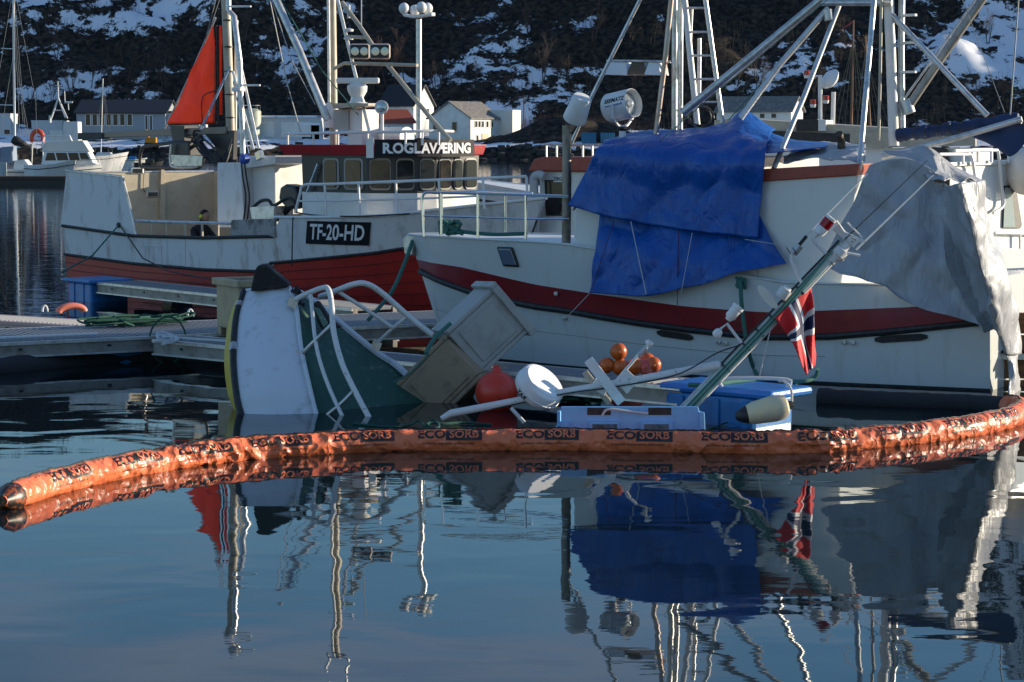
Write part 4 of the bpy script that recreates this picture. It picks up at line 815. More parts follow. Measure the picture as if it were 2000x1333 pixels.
for x, y1, n_ in ((634, 420, -1.62), (700, 420, -1.6), (773, 420, -1.5), (857, 416, -1.2), (943, 408, -.75), (1028, 405, -.1)): obj('rail_post', MB().tube([F1.px(x, 360-(x-634)*.037, n_), F1.px(x+3, y1, n_)], .025, 6), WHITE, b1)
# registration plate, outboard motor, deck gear
a, c = H1.uz(600, 456), H1.uz(724, 456); zc = (H1.uz(660, 456)[1])
def rp_(x, y, out=.03): u = (a[0]+c[0])/2+x/(c[0]-a[0])*0; uu = (a[0]+c[0])/2+x*(c[0]-a[0]); return H1.pt(uu, zc+y, -1, out)
hh = abs(H1.uz(660, 434)[1]-H1.uz(660, 479)[1])/2; wl = (H1.pt(c[0], zc)-H1.pt(a[0], zc)).length
rgp = obj('registration_plate', MB().grid([[rp_(-.5+i/10, s_*hh, .02) for i in range(11)] for s_ in (-1, 1)]), SIGNBLACK, b1, solid=.012)
obj('lettering', text_mb('TF-20-HD', lambda x, y: rp_(x/wl, y*1.25, .036), hh*1.5, .007, squeeze=wl*.92/(hh*1.5*4.45)), TEXTWHITE, rgp)
om = obj('outboard_motor', MB().prism([F1.px(x, y, -1.2) for x, y in ((543, 390), (546, 366), (556, 360), (576, 364), (581, 380), (578, 405), (560, 410))], F1.n*.35), mat('black_cowling', (.012, .013, .017), .4), b1, bevel=.05)
obj('motor_leg', MB().tube([F1.px(566, 405, -1.0), F1.px(548, 425, -1.0), F1.px(535, 430, -1.0)], .06, 8), BLACK, om)
obj('work_table', MB().prism([F1.px(x, y, -1.3) for x, y in ((488, 405), (536, 403), (534, 428), (492, 428))], F1.n*.5), ALU, b1)
obj('table_arch', MB().tube(smoothpath([F1.px(x, y, -1.2) for x, y in ((494, 405), (510, 393), (525, 392), (535, 402), (560, 388), (575, 395), (578, 415))], 5), .035, 8), BLACK, b1)
for k, pts in enumerate((((575, 415), (620, 421), (700, 423), (800, 418)), ((572, 425), (571, 460), (570, 520)))): obj('black_line', MB().tube(smoothpath([F1.px(x, y, -1.74 if k else -1.6) for x, y in pts], 5), .014, 5), BLACK, b1)
obj('tilted_strut', MB().tube([F1.px(601, 375, -1.2), F1.px(622, 320, -1.2)], .03, 8), CHROME, b1)
obj('mooring_line', MB().tube([F1.px(232, 440, -1.75), F1.px(180, 500, -2.2), W(118, 533, .55)], .018, 6), TEALROPE, b1)
obj('mooring_line', MB().tube([F1.px(236, 443, -1.76), F1.px(279, 505, -2.0), F1.px(330, 530, -2.2), F1.px(430, 550, -2.4)], .015, 6), WIRE, b1)
obj('hawse_hole', MB().lathe(F1.px(232, 440, -1.73), -F1.n, [(0, .06), (.02, .06)], 12), BLACK, b1)
# person working on the deck, dark clothes, ear defenders
pp = F1.px(388, 425, -.3); me = bpy.data.meshes.new('body')
base = V((0, 0, 0)); J = [(0, 0, -.55), (.02, 0, -.28), (.10, 0, -.12), (.14, 0, 0.0), (.20, 0, .10), (.05, -.2, -.16), (.22, -.28, -.36), (.42, -.2, -.42), (.05, .2, -.16), (.24, .26, -.36), (.44, .18, -.42), (.22, -.12, -.72), (.05, -.13, -1.0), (.22, .12, -.72), (.05, .13, -1.0)]
E = [(0, 1), (1, 2), (2, 3), (3, 4), (2, 5), (5, 6), (6, 7), (2, 8), (8, 9), (9, 10), (0, 11), (11, 12), (0, 13), (13, 14)]
Rr = [.15, .16, .13, .07, .105, .075, .055, .04, .075, .055, .04, .09, .06, .09, .06]
me.from_pydata([tuple(F1.d*x+F1.n*y+UP*z) for x, y, z in J], E, []); po = bpy.data.objects.new('person', me); link(po, None, pp-UP*.1)
sk = po.modifiers.new('skin', 'SKIN'); sb = po.modifiers.new('sub', 'SUBSURF'); sb.levels = 2; sb.render_levels = 2
for i, r_ in enumerate(Rr): me.skin_vertices[0].data[i].radius = (r_, r_)
me.skin_vertices[0].data[0].use_root = True; me.materials.append(mat('dark_work_clothes', (.012, .013, .018), .8))
tag(po, 'person in dark clothes bending over inside the boat shelter', 'person')
hd = pp-UP*.1+F1.d*.22+UP*.13
h_ = obj('head', MB().ball(hd, .1, 16, 1.2), mat('skin', (.35, .2, .14), .5), po); obj('hair', MB().ball(hd+UP*.03-F1.d*.02, .104, 16, 1.1), mat('dark_hair', (.02, .014, .01), .8), po)
obj('nose', MB().ball(hd+F1.d*.1, .018, 8), MATS['skin'], po)
obj('ear_defender', MB().lathe(hd-F1.n*.11, -F1.n, [(0, .045), (.03, .04)], 12), mat('hi_vis_yellow', (.5, .6, .05), .5), po)
# ================================================================== PONTOONS
def pontoon(name, label, A, B, width, z, floats, deckm=DECKGREY, panel=1.1, float_m=BLUEFLOAT, beamm=ALU, grp=None):
    """A, B: ends of the near deck edge (world, z ignored); the deck extends `width` away from the camera"""
    A = V((A.x, A.y, 0)); B = V((B.x, B.y, 0)); d = (B-A); L_ = d.length; d.normalize(); n = V((-d.y, d.x, 0)); n = n if n.y > 0 else -n
    e_ = empty(name, (A+B)/2, label, 'pontoon', grp)
    k = max(1, round(L_/panel))
    for i in range(k):
        a = A+d*(L_*i/k+.012); c = A+d*(L_*(i+1)/k-.012); mid = (a+c)/2+n*width/2+UP*(z-.02)
        pn = obj('deck_panel', MB().box(mid, (c-a)/2, n*(width/2-.09), UP*.02), deckm, e_)
    bars = MB()
    nb = int(L_/.09)
    for i in range(nb):
        a = A+d*(L_*(i+.5)/nb)+n*width/2+UP*(z+.006); bars.box(a, d*.018, n*(width/2-.10), UP*.006)
    tag(obj('grating_bars', bars, mat('grating_bar', (.24, .25, .27), .55), e_), kind='stuff')
    for q in (0.045, width-.045):
        c = (A+B)/2+n*q+UP*(z-.10); bm_ = obj('edge_beam', MB().box(c, d*L_/2, n*.045, UP*.105), beamm if beamm is not ALU else mat('beam_web', (.30, .28, .25), .5, metal=.3, col2=(.18, .16, .14), nscale=4), e_)
        obj('beam_lip', MB().box(c+n*(-.05 if q < .1 else .05)+UP*.085, d*L_/2, n*.03, UP*.022), beamm, bm_)
        obj('beam_lip', MB().box(c+n*(-.055 if q < .1 else .055)-UP*.10, d*L_/2, n*.03, UP*.012), beamm, bm_)
        if q < .1:
            for j in range(int(L_/1.3)): obj('bolt_slot', MB().box(A+d*(.6+1.3*j)-n*.004+UP*(z-.1), d*.03, n*.004, UP*.016), BLACK, bm_)
    for f in floats:
        c = A+d*f+n*(width/2+.1)+UP*(z*.42-.16); obj('float', MB().box(c, d*.55, n*(width/2-.22), UP*(z*.42+.10)), float_m, e_, bevel=.05)
    return e_, A, B, d, n
ZD = .39
pA, pB = W(-420, 690, ZD), W(1010, 625, ZD)
pier, A_, B_, dm, nm = pontoon('main_pontoon', 'long grey main pontoon with aluminium edges and blue floats', pA, pB, 2.3, ZD, (1.2, 3.2, 4.6), panel=1.2)
fA, fB = W(300, 664, ZD), W(1330, 757, ZD)
fing, A_, B_, df, nf = pontoon('finger_pontoon', 'narrow finger pontoon between the sunken boat and the tarped boat', fA, fB, .8, ZD, (2.5, 5.0), panel=1.3)
# blue plastic float at the end of the finger
c0 = B_+df*.42+nf*.38
ef = obj('end_float', MB().box(c0-df*.02+UP*.08, df*.62, nf*.40, UP*.26), BLUEFLOAT, fing, bevel=.06); obj('float_lid', MB().box(c0+UP*.385+df*.06, df*.80, nf*.42, UP*.05), mat('blue_lid', (.03, .18, .55), .35, bump=.3, bscale=70), fing, bevel=.05)
for s_ in (-.4, .1, .5): obj('float_rib', MB().box(c0+df*s_-nf*.405+UP*.1, df*.04, nf*.02, UP*.2), BLUEFLOAT, ef)
obj('mooring_cleat', MB().tube(smoothpath([c0+df*.1-nf*.3+UP*.42, c0+df*.1-nf*.3+UP*.52, c0+df*.7+nf*.1+UP*.52, c0+df*.7+nf*.1+UP*.42], 4), .022, 8), WHITE, fing)
gA, gB = W(118, 541, ZD), W(690, 604, ZD); gA = V((gA.x, gA.y, 0)); gB = V((gB.x, gB.y, 0))
f1, A_, B_, dg_, ng = pontoon('side_finger', 'finger pontoon alongside the red fishing boat', W(190, 552, ZD), gB, .9, ZD, (), panel=1.3)
c0 = A_-dg_*.55+ng*.3
bf = obj('end_float', MB().box(c0+UP*.12, dg_*.5, ng*.42, UP*.26), BLUEFLOAT, f1, bevel=.05); obj('float_lid', MB().box(c0+UP*.40, dg_*.6, ng*.5, UP*.04), BLUEFLOAT, f1, bevel=.03)
for s_ in (-.2, .2): obj('float_rib', MB().box(c0+dg_*s_-ng*.425+UP*.1, dg_*.015, ng*.012, UP*.28), BLUEFLOAT, bf)
pinkbeam = mat('pinkish_beam', (.55, .36, .33), .5, metal=.2)
pontoon('far_finger', 'narrow gangway pontoon with a pinkish edge beam joining the main pontoon', W(-260, 612, ZD), W(215, 641, ZD), .9, ZD, (), beamm=pinkbeam)
lb_ = obj('lifebuoy', MB().tube([W(140+0, 612, ZD)+dm*(.22*math.cos(a))+UP*(.02+.10*abs(math.sin(a))) for a in np.linspace(0, 3.14, 12)], .055, 10), mat('faded_orange', (.7, .2, .13), .5), None)
tag(lb_, 'faded orange lifebuoy arch on the gangway pontoon', 'lifebuoy')
ho = obj('cleat_hoop', MB().tube([W(88, 609, ZD)+dm*(.045*math.cos(a))+UP*(.10*math.sin(a)) for a in np.linspace(0, 3.14, 9)], .018, 6), WHITE); tag(ho, 'small hoop cleat with teal rope on the pink-edged gangway', 'cleat')
ho = obj('cleat_hoop', MB().tube([W(372, 618, ZD)+dm*(.05*math.cos(a))+UP*(.11*math.sin(a)) for a in np.linspace(0, 3.14, 9)], .018, 6), WHITE); tag(ho, 'small white hoop cleat beside the upright beige tub', 'cleat')
# rope heap on the main pontoon
rnd = random.Random(12); c = W(262, 640, ZD)
rp = MB()
rp.tube(smoothpath([c+dm*rnd.gauss(0, .42)+nm*rnd.gauss(.1, .16)+UP*rnd.uniform(.03, .17) for k in range(70)], 5), .016, 5)
tag(obj('rope_heap', rp, GREENROPE), 'tangled heap of dark green rope on the main pontoon', 'rope')
tag(obj('hanging_rope_loop', MB().tube([W(328, 692, .12)+dm*(.28*math.cos(a))+UP*(.2+.34*math.sin(a)) for a in np.linspace(0, 6.28, 30)], .014, 6), GREENROPE), 'green rope loop hanging from the pontoon edge into the water', 'rope')
tag(obj('white_rope_knot', MB().tube(smoothpath([W(310+rnd.uniform(-14, 40), 662+rnd.uniform(-14, 14), ZD+.02) for k in range(16)]+[W(447, 667, ZD+.03)], 5), .02, 6), WROPE), 'white rope knotted at the pontoon joint', 'rope')
tag(obj('boat_hook', MB().tube([W(-20, 661, ZD+.05), W(190, 652, ZD+.05)], .02, 6), WHITE), 'long white pole lying along the pontoon edge', 'pole')
# dark absorbent boom floating along the pontoon and behind the finger end
def feltboom(name, pts, r, label):
    P = smoothpath([W(x, y, .05) for x, y in pts], 10); m = MB().tube(P, [r*(1+.10*fbm((i*.3, 1, 0))) for i in range(len(P))], 12)
    return tag(obj(name, m, FELT), label, 'boom')
feltboom('absorbent_boom', [(-60, 728), (60, 715), (200, 702), (330, 697), (440, 700)], .16, 'dark felt absorbent boom floating under the main pontoon')
feltboom('absorbent_boom', [(1600, 778), (1700, 783), (1800, 787), (1900, 791), (1975, 797)], .13, 'dark felt absorbent boom floating behind the tarped boat')
# ================================================================== TUBS, BUOYS, CRATE
def tubbox(name, label, C, ex, ey, ez, m, grp=None, rim=True, feet=True, inner=None):
    e_ = empty(name, C-ez, label, 'tub', grp); w_ = .06
    ux, uy, uz = ex.normalized(), ey.normalized(), ez.normalized()
    mb = MB()
    for s in (-1, 1):
        mb.box(C+ex*s-ux*s*w_/2, ux*w_/2, ey, ez); mb.box(C+ey*s-uy*s*w_/2, ex-ux*w_, uy*w_/2, ez)
    mb.box(C-ez+uz*w_/2, ex-ux*w_, ey-uy*w_, uz*w_/2); obj('shell', mb, m, e_, bevel=.02)
    if rim:
        for s in (-1, 1):
            obj('rim', MB().box(C+ez-uz*.05+ex*s+ux*s*.025, ux*.027, ey+uy*.05, uz*.05), m, e_, bevel=.012); obj('rim', MB().box(C+ez-uz*.05+ey*s+uy*s*.025, ex, uy*.027, uz*.05), m, e_, bevel=.012)
    if feet:
        for s in (-1, 0, 1): obj('foot', MB().box(C-ez-uz*.06+ey*s*.8, ex*.98, uy*.07, uz*.06), m, e_)
    for s in (-1, 1): obj('panel', MB().box(C+ey*s+uy*s*.008-uz*.04, ex*.66, uy*.01, ez*.66), m, e_, bevel=.01)
    return e_
c = W(452, 657, ZD); tubbox('fish_tub', 'upright beige fish tub standing on the pontoon beside the sunken bow', c+UP*.46+nf*.35, dm*.34, nm*.42, UP*.36, BEIGE)
# two tubs floating on edge, leaning together
Yt = W(850, 792).y
def tiltub(name, label, a, b_, d_, Y, depth, m, zs=1.0, **k):    # a: shared top corner, b_, d_: neighbouring corners (pixels)
    pa, pb, pd = AY(*a, Y), AY(*b_, Y+.12), AY(*d_, Y+.2); ex = (pb-pa)/2; ez = (pd-pa)/2; nn = ex.cross(ez).normalized(); nn = nn if nn.y > 0 else -nn
    ez = (ez-ex.normalized()*ez.dot(ex.normalized()))*zs; ey = nn*depth/2; return tubbox(name, label, pa+ex+ez+ey, ex, ey, ez, m, **k)
tiltub('fish_tub', 'brown stained fish tub half sunk on its edge', (942, 738), (866, 656), (838, 835), Yt+.1, .75, BROWNTUB, rim=False, feet=False)
tiltub('fish_tub', 'pale grey fish tub tipped on its corner above the brown one', (871, 648), (944, 733), (957, 575), Yt+.25, .7, GREYTUB, zs=1.2, feet=False)
obj_ = tag(obj('tub_rope', MB().tube(smoothpath([AY(880, 632, Yt+.1), AY(850, 660, Yt), AY(832, 690, Yt-.1), AY(835, 695, Yt-.1), AY(800, 730, Yt-.1), AY(768, 748, Yt-.1)], 6), [.03]*13+[.012]*18, 6), TEALROPE), 'frayed teal rope tied round the brown tub corner', 'rope')
def buoy(px, py, wpx, wy, m, label, grp=None, wz=None):
    """ball buoy; wy = pixel row of the water under it"""
    g = W(px, wy); c = AY(px, py, g.y); r = wpx/FPX*g.y/2
    e_ = empty('ball_buoy', c-UP*r, label, 'buoy', grp); obj('ball', MB().ball(c, r, 24), m, e_)
    obj('eye', MB().lathe(c+UP*(r*.96), UP, [(0, r*.25), (r*.16, r*.2), (r*.3, r*.12)], 12), m, e_); return e_
buoy(970, 766, 84, 800, BUOYRED, 'large dark red ball buoy beside the fallen radar dome'); buoy(1226, 768, 74, 798, BUOYPINK, 'faded red ball buoy behind the white scanner bar')
fy = W(1250, 735, ZD+.1).y
for px, py, w_ in ((1208, 687, 34), (1185, 714, 32), (1211, 717, 34), (1241, 716, 34), (1262, 718, 34), (1276, 713, 32), (1264, 705, 32)):
    c = AY(px, py, fy+(.25 if py < 712 and px > 1220 else 0)); r = w_/FPX*c.y/2; pk = px == 1262
    e_ = empty('net_float', c-UP*r, 'faded red net float at the front of the pile' if pk else 'orange net float in the pile on the finger pontoon', 'buoy', None if pk else 'orange net floats piled on the finger'); obj('ball', MB().ball(c, r, 20), BUOYPINK if pk else BUOYORANGE, e_)
    obj('plug', MB().lathe(c+V((0, -r*.98, 0)), (0, -1, 0), [(0, .02), (.012, .015)], 8), BUOYORANGE, e_)
e_ = empty('side_fender', W(345, 592), 'white and navy cylindrical fender at the red boat side', 'fender'); c = W(345, 592)+UP*.12
obj('body', MB().tube([c-dg_*.3, c-dg_*.24, c+dg_*.1], [.1, .2, .2], 16), mat('grubby_white', (.55, .53, .5), .5, col2=(.4, .37, .33), nscale=5), e_); obj('end_cap', MB().tube([c+dg_*.1, c+dg_*.3, c+dg_*.4], [.2, .2, .08], 16), mat('navy_cap', (.015, .025, .06), .5), e_)
# yellow fender hanging at the finger end
wf = W(1500, 848).y; a, c = AY(1437, 815, wf), AY(1540, 792, wf); ax = (c-a).normalized(); ln = (c-a).length
e_ = empty('long_fender', (a+c)/2-UP*.15, 'yellowed cylindrical fender with black ends floating at the finger end', 'fender')
obj('body', MB().lathe(a, ax, [(.13, .10), (.2, .125), (.42, .145), (ln-.08, .14), (ln-.02, .11), (ln, .06)], 22), FENDER, e_); obj('end_cap', MB().lathe(a, ax, [(0, .03), (.03, .06), (.1, .092), (.15, .105), (.17, .1)], 20), BLACK, e_); obj('end_cap', MB().lathe(c-ax*.02, ax, [(0, .06), (.04, .05), (.08, .03)], 14), BLACK, e_)
obj('lanyard', MB().tube(smoothpath([c+ax*.04, AY(1545, 760, wf), AY(1530, 745, wf+.2), AY(1522, 745, wf+.3)], 5), .014, 6), WROPE, e_)
# light blue fish crate in front
wy = W(1230, 862).y; e_ = empty('blue_crate', W(1230, 862), 'light blue plastic fish crate floating against the orange boom', 'crate')
def cq(x, y, o=0): return AY(x, y, wy+o)
obj('front_wall', MB().prism([cq(*q) for q in ((1083, 848), (1083, 870), (1378, 870), (1376, 806), (1366, 806), (1364, 795), (1096, 795), (1096, 825), (1084, 835))], V((0, .05, 0))), CRATE, e_, bevel=.008)
obj('back_wall', MB().prism([cq(*q, .62) for q in ((1100, 860), (1356, 860), (1352, 798), (1104, 798))], V((0, .04, 0))), CRATE, e_)
for x, sx in ((1088, 1), (1370, -1)): obj('side_wall', MB().hexa([cq(x, 865, .05), cq(x+6*sx, 865, .05), cq(x+14*sx, 860, .62), cq(x+8*sx, 860, .62), cq(x, 804, .05), cq(x+6*sx, 804, .05), cq(x+14*sx, 800, .62), cq(x+8*sx, 800, .62)]), CRATE, e_)
obj('end_post', MB().prism([cq(*q, -.05) for q in ((1366, 806), (1376, 806), (1379, 868), (1369, 868))], V((0, .06, 0))), CRATE, e_, bevel=.008)
for x0, x1, y0, y1 in ((1151, 1210, 824, 862), (1251, 1314, 824, 862), (1092, 1112, 824, 862)): obj('raised_panel', MB().prism([cq(*q, -.035) for q in ((x0, y1), (x1, y1), (x1, y0), (x0, y0))], V((0, .04, 0))), CRATE, e_, bevel=.006); 
for x0, x1 in ((1157, 1205), (1258, 1306)): obj('moss_stain', MB().prism([cq(*q, -.040) for q in ((x0, 862), (x1, 862), (x1, 829), (x0, 829))], V((0, .008, 0))), MOSS, e_)
for x0, x1 in ((1147, 1193), (1266, 1311)): obj('handle_slot', MB().prism([cq(*q, -.006) for q in ((x0, 811), (x1, 811), (x1, 797), (x0, 797))], V((0, .008, 0))), BLACK, e_)
obj('crate_rope', MB().tube(smoothpath([cq(1176, 812, -.04), cq(1188, 800, -.05), cq(1230, 804, -.04), cq(1266, 808, -.03)], 5), .013, 6), WROPE, e_)
# ================================================================== SUNKEN BOAT
ys = W(540, 808).y                                   # depth where the white side meets the water
e_ = empty('sunken_boat', W(540, 808), 'sunken boat standing bow-up with white side, green deck and bent rails', 'boat')
def q(x, y, o=0): return AY(x, y, ys+o)
# white side panel: left edge (rubbing strip) and right edge (deck edge), bowed
Ledge = [q(478, 568, 1.5), q(462, 620, 1.1), q(456, 700, .5), q(462, 770, .12), q(470, 808, 0), q(482, 860, -.3)]
Redge = [q(565, 562, 1.3), q(578, 600, 1.05), q(588, 680, .6), q(603, 750, .2), q(618, 811, 0), q(632, 860, -.25)]
Mid = [q(520, 563, 1.32), q(517, 610, .98), q(516, 690, .45), q(522, 760, .06), q(535, 810, -.08), q(550, 860, -.36)]
side = MB(); cs = [smoothpath(x_, 6) for x_ in (Ledge, Mid, Redge)]; side.grid([[*smoothpath([c_[i] for c_ in cs], 4)] for i in range(len(cs[0]))]); side.smooth = True
obj('hull_side', side, SUNWHITE, e_, solid=.02)
obj('edge_moulding', MB().tube([p+V((0, -.01, 0)) for p in cs[2]], .03, 8), SUNWHITE, e_); obj('top_moulding', MB().tube([q(478, 568, 1.48), q(520, 563, 1.3), q(568, 562, 1.28)], .022, 8), SUNWHITE, e_)
obj('rubbing_strip', MB().tube(cs[0], .045, 10), BLACK, e_)
for i in (3, 10): obj('strip_clamp', MB().tube([cs[0][i], cs[0][i+1]], .052, 10), STEEL, e_)
lower = MB(); lower.grid([[p+V((0, .03, 0)) for p in cs[0]], [p+V((-.07-.10*math.sin(3.1*i/len(cs[0])), .5, 0)) for i, p in enumerate(cs[0])]]); obj('lower_hull', lower, YELLOW, e_, solid=.02)
Dr = [q(575, 568, 1.6), q(612, 590, 1.75), q(668, 636, 1.85), q(735, 690, 1.75), q(782, 722, 1.55), q(850, 790, 1.2)]
Dl = [q(568, 572, 1.28), q(580, 612, 1.03), q(590, 682, .6), q(605, 752, .2), q(620, 812, 0), q(640, 870, -.25)]
dk = MB(); dk.grid([smoothpath([a_.lerp(b_, f) for a_, b_ in zip(Dl, Dr)], 6) for f in np.linspace(0, 1, 9)]); dk.smooth = True
obj('deck', dk, GREENDECK, e_, solid=.02)
obj('toe_rail', MB().tube([p+V((0, -.05, .01)) for p in smoothpath(Dr, 6)], .045, 8), SUNWHITE, e_)
obj('stem_block', MB().prism([q(*p_, 1.2) for p_ in ((489, 570), (497, 530), (503, 519), (519, 517), (530, 527), (566, 558), (560, 563))], V((0, .35, 0))), mat('weathered_black_timber', (.014, .013, .012), .8, col2=(.05, .05, .045), nscale=9, lo=.55, hi=.7), e_, bevel=.025)
obj('anchor_bracket', MB().tube([q(570, 568, 1.15), q(585, 575, 1.1), q(578, 562, 1.1), q(592, 580, 1.15), q(583, 590, 1.1), q(596, 596, 1.1)], .03, 6), BLACK, e_)
obj('deck_fitting', MB().prism([q(*p_, 1.05) for p_ in ((612, 592), (622, 588), (645, 622), (668, 640), (655, 642), (632, 650), (620, 630))], V((0, .15, 0))), BLACK, e_, bevel=.02)
obj('deck_plate', MB().prism([q(*p_, .98) for p_ in ((613, 600), (624, 603), (641, 632), (632, 640))], V((0, .03, 0))), mat('scuffed_green', (.10, .2, .17), .6, col2=(.35, .38, .36), nscale=12, lo=.5, hi=.6), e_)
def srail(pts, r, name='guard_rail', m=OLDPIPE): return obj(name, MB().tube(smoothpath([q(*p_) for p_ in pts], 6), r, 10), m, e_)
srail(((572, 588, 1.0), (600, 574, .85), (630, 563, .7), (642, 567, .65), (648, 600, .5), (652, 650, .3), (668, 710, .1), (692, 762, -.1), (724, 822, -.3), (740, 850, -.4)), .034)
srail(((607, 577, .8), (611, 620, .6), (616, 665, .4), (626, 710, .2), (646, 765, -.0), (671, 818, -.2), (682, 840, -.3)), .024)
srail(((585, 697, .55), (616, 666, .4), (648, 635, .35)), .03, 'stanchion', STEEL); srail(((637, 813, -.05), (665, 790, -.1), (690, 765, -.12)), .026, 'stanchion', STEEL)
srail(((625, 580, 1.5), (650, 571, 1.3), (690, 556, 1.1), (715, 555, 1.1), (745, 572, 1.2), (800, 620, 1.3), (845, 655, 1.3)), .036)
srail(((660, 570, 1.25), (715, 605, 1.3), (767, 641, 1.4)), .024); srail(((798, 617, 1.3), (767, 642, 1.4), (735, 672, 1.55)), .022, 'stanchion')
for x_, y_, o_ in ((572, 592, .98), (584, 698, .55), (735, 675, 1.5)): obj('rail_foot', MB().box(q(x_, y_, o_), V((.05, 0, -.03)), V((0, .03, 0)), V((.02, 0, .05))), STEEL, e_)
# mast of the sunken boat leaning out of the water
yg = W(1400, 838).y
def g(x, y, o=0): return AY(x, y, yg+o)
MASTM = mat('green_weathered_mast', (.40, .52, .46), .5, col2=(.6, .62, .58), nscale=7, lo=.4, hi=.6)
mA, mB = g(1318, 822, -.05), g(1646, 478, .35); md = (mB-mA).normalized(); mside = V((md.z, 0, -md.x))
ms = obj('mast', MB().box((mA+mB)/2, md*(mB-mA).length/2, mside*.05, V((0, .05, 0))), MASTM, e_, bevel=.015)
obj('mast_face', MB().tube([mA+mside*.06, mB+mside*.05], .028, 8), OLDPIPE, ms); obj('mast_face', MB().tube([mA-mside*.055, mB-mside*.05], .02, 8), ALU, ms)
for k in range(4): obj('halyard', MB().tube([mA-mside*(.02-.022*k)+V((0, -.06, 0)), mA.lerp(mB, .62)-mside*(.02-.02*k)+V((0, -.062, 0)), mB-mside*(.05)+V((0, -.06, 0))], .009, 5), mat('pale_green_cord', (.2, .38, .31), .8) if k % 2 else TEALROPE, ms)
for f in (.30, .42, .50, .58, .66, .74): obj('mast_band', MB().box(mA.lerp(mB, f), md*.012, mside*.062, V((0, .062, 0))), DARK, ms)
obj('mast_cable', MB().tube(smoothpath([mA.lerp(mB, f)-mside*.07+V((0, -.05+.01*math.sin(f*40), 0)) for f in np.linspace(.3, 1, 12)], 3), .012, 5), BLACK, ms)
hd_ = obj('masthead_drum', MB().lathe(g(1622, 512, .3), md, [(0, .05), (.06, .055), (.10, .095), (.18, .095), (.2, .05), (.28, .05)], 16), OLDPIPE, ms)
obj('masthead_plate', MB().box(g(1650, 462, .35), V((.12, 0, -.1)), V((0, .04, 0)), V((.02, 0, .025))), OLDPIPE, ms)
for a_, b2_, r_ in (((1633, 432), (1660, 470), .018), ((1655, 435), (1685, 465), .01), ((1640, 450), (1688, 472), .016), ((1630, 490), (1680, 500), .02), ((1672, 472), (1690, 472), .012)): obj('antenna_bar', MB().tube([g(*a_, .32), g(*b2_, .32)], r_, 6), WHITE, ms)
for a_, b2_, r_, m_ in (((1572, 463), (1694, 340), .011, WHITE), ((1672, 488), (1823, 342), .014, WHITE), ((1650, 468), (1811, 314), .007, WIRE)): obj('whip_antenna', MB().tube([g(*a_, .3), g(*b2_, .5)], r_, 6, r2=r_*.6), m_, ms)
ar = obj('antenna_arm', MB().tube([g(1565, 553, .2), g(1545, 508, .2), g(1547, 497, .2), g(1559, 484, .2)], .02, 8), OLDPIPE, ms); obj('antenna_clamp', MB().tube([g(1549, 496, .2), g(1562, 480, .2)], .045, 8), STEEL, ar); obj('antenna_base', MB().tube([g(1560, 480, .25), g(1575, 462, .28)], .02, 8), BLACK, ar)
for x_ in (1536, 1548): obj('clamp_pin', MB().tube([g(x_+8, 496, .15), g(x_, 484, .12)], .006, 5), DARK, ar)
ld_ = V((.62, -.1, .78)).normalized(); lc = g(1597, 458, .25)
la = obj('mast_lamp', MB().lathe(lc, ld_, [(0, .03), (.01, .068), (.09, .07), (.10, .066)], 18), WHITE, ms); obj('red_glass', MB().lathe(lc+ld_*.10, ld_, [(0, .066), (.11, .068), (.115, .05)], 18), REDLAMP, la); obj('lamp_cap', MB().lathe(lc+ld_*.212, ld_, [(0, .072), (.03, .072), (.035, .02)], 18), WHITE, la)
obj('lamp_arm', MB().tube([lc, g(1588, 466, .25), g(1592, 474, .25), g(1613, 496, .25)], .022, 8), OLDPIPE, la)
obj('paddle_reflector', MB().prism(smoothpath([g(*p_, .1) for p_ in ((1479, 563), (1483, 558), (1492, 561), (1506, 574), (1519, 597), (1516, 603), (1505, 599), (1488, 582), (1479, 563))], 3)[:-1], V((0, .05, 0))), mat('white_bag_plastic', (.68, .67, .6), .35), ms)
obj('drum_lamp', MB().lathe(g(1523, 582, .08), (.62, 0, .78), [(0, .055), (.02, .07), (.12, .07), (.125, .05), (.15, .045)], 16), OLDPIPE, ms)
l2 = obj('lamp_bracket', MB().tube([g(1448, 670, .0), g(1420, 633, 0), g(1405, 645, 0)], .018, 8), OLDPIPE, ms)
obj('deck_lamp', MB().lathe(g(1421, 626, 0), (.62, 0, .78), [(0, .03), (.03, .045), (.05, .062), (.16, .062), (.165, .07), (.20, .07), (.205, .02)], 16), WHITE, l2); obj('deck_lamp', MB().lathe(g(1406, 644, 0), (-.5, 0, -.86), [(0, .03), (.02, .045), (.06, .055), (.08, .05), (.10, .03)], 14), WHITE, l2)
# fallen boom of the sunken boat with its scanner and dome
sb_ = obj('fallen_boom', MB().tube([g(862, 818, -.3), g(880, 808, -.3), g(1120, 763, -.2), g(1250, 742, -.1), g(1405, 713, .05)], [.028, .042, .042, .046, .052], 12), OLDPIPE, e_)
obj('boom_leg', MB().tube([g(998, 797, -.28), g(1024, 826, -.3)], .022, 8), OLDPIPE, sb_); obj('boom_cable', MB().tube(smoothpath([g(960, 800, -.3), g(1100, 770, -.27), g(1200, 756, -.2), g(1300, 738, -.12), g(1345, 722, -.1), g(1400, 690, 0), g(1440, 676, .05)], 6), .008, 5), WIRE, sb_)
obj('bracket_plate', MB().prism([g(*p_, -.16) for p_ in ((1202, 746), (1226, 723), (1248, 744), (1224, 770))], V((0, .03, 0))), WHITE, sb_, bevel=.005)
for x_, y_ in ((1211, 744), (1229, 741), (1214, 755), (1232, 753)): obj('bolt', MB().lathe(g(x_, y_, -.165), (0, -1, 0), [(0, .012), (.012, .01)], 8), STEEL, sb_)
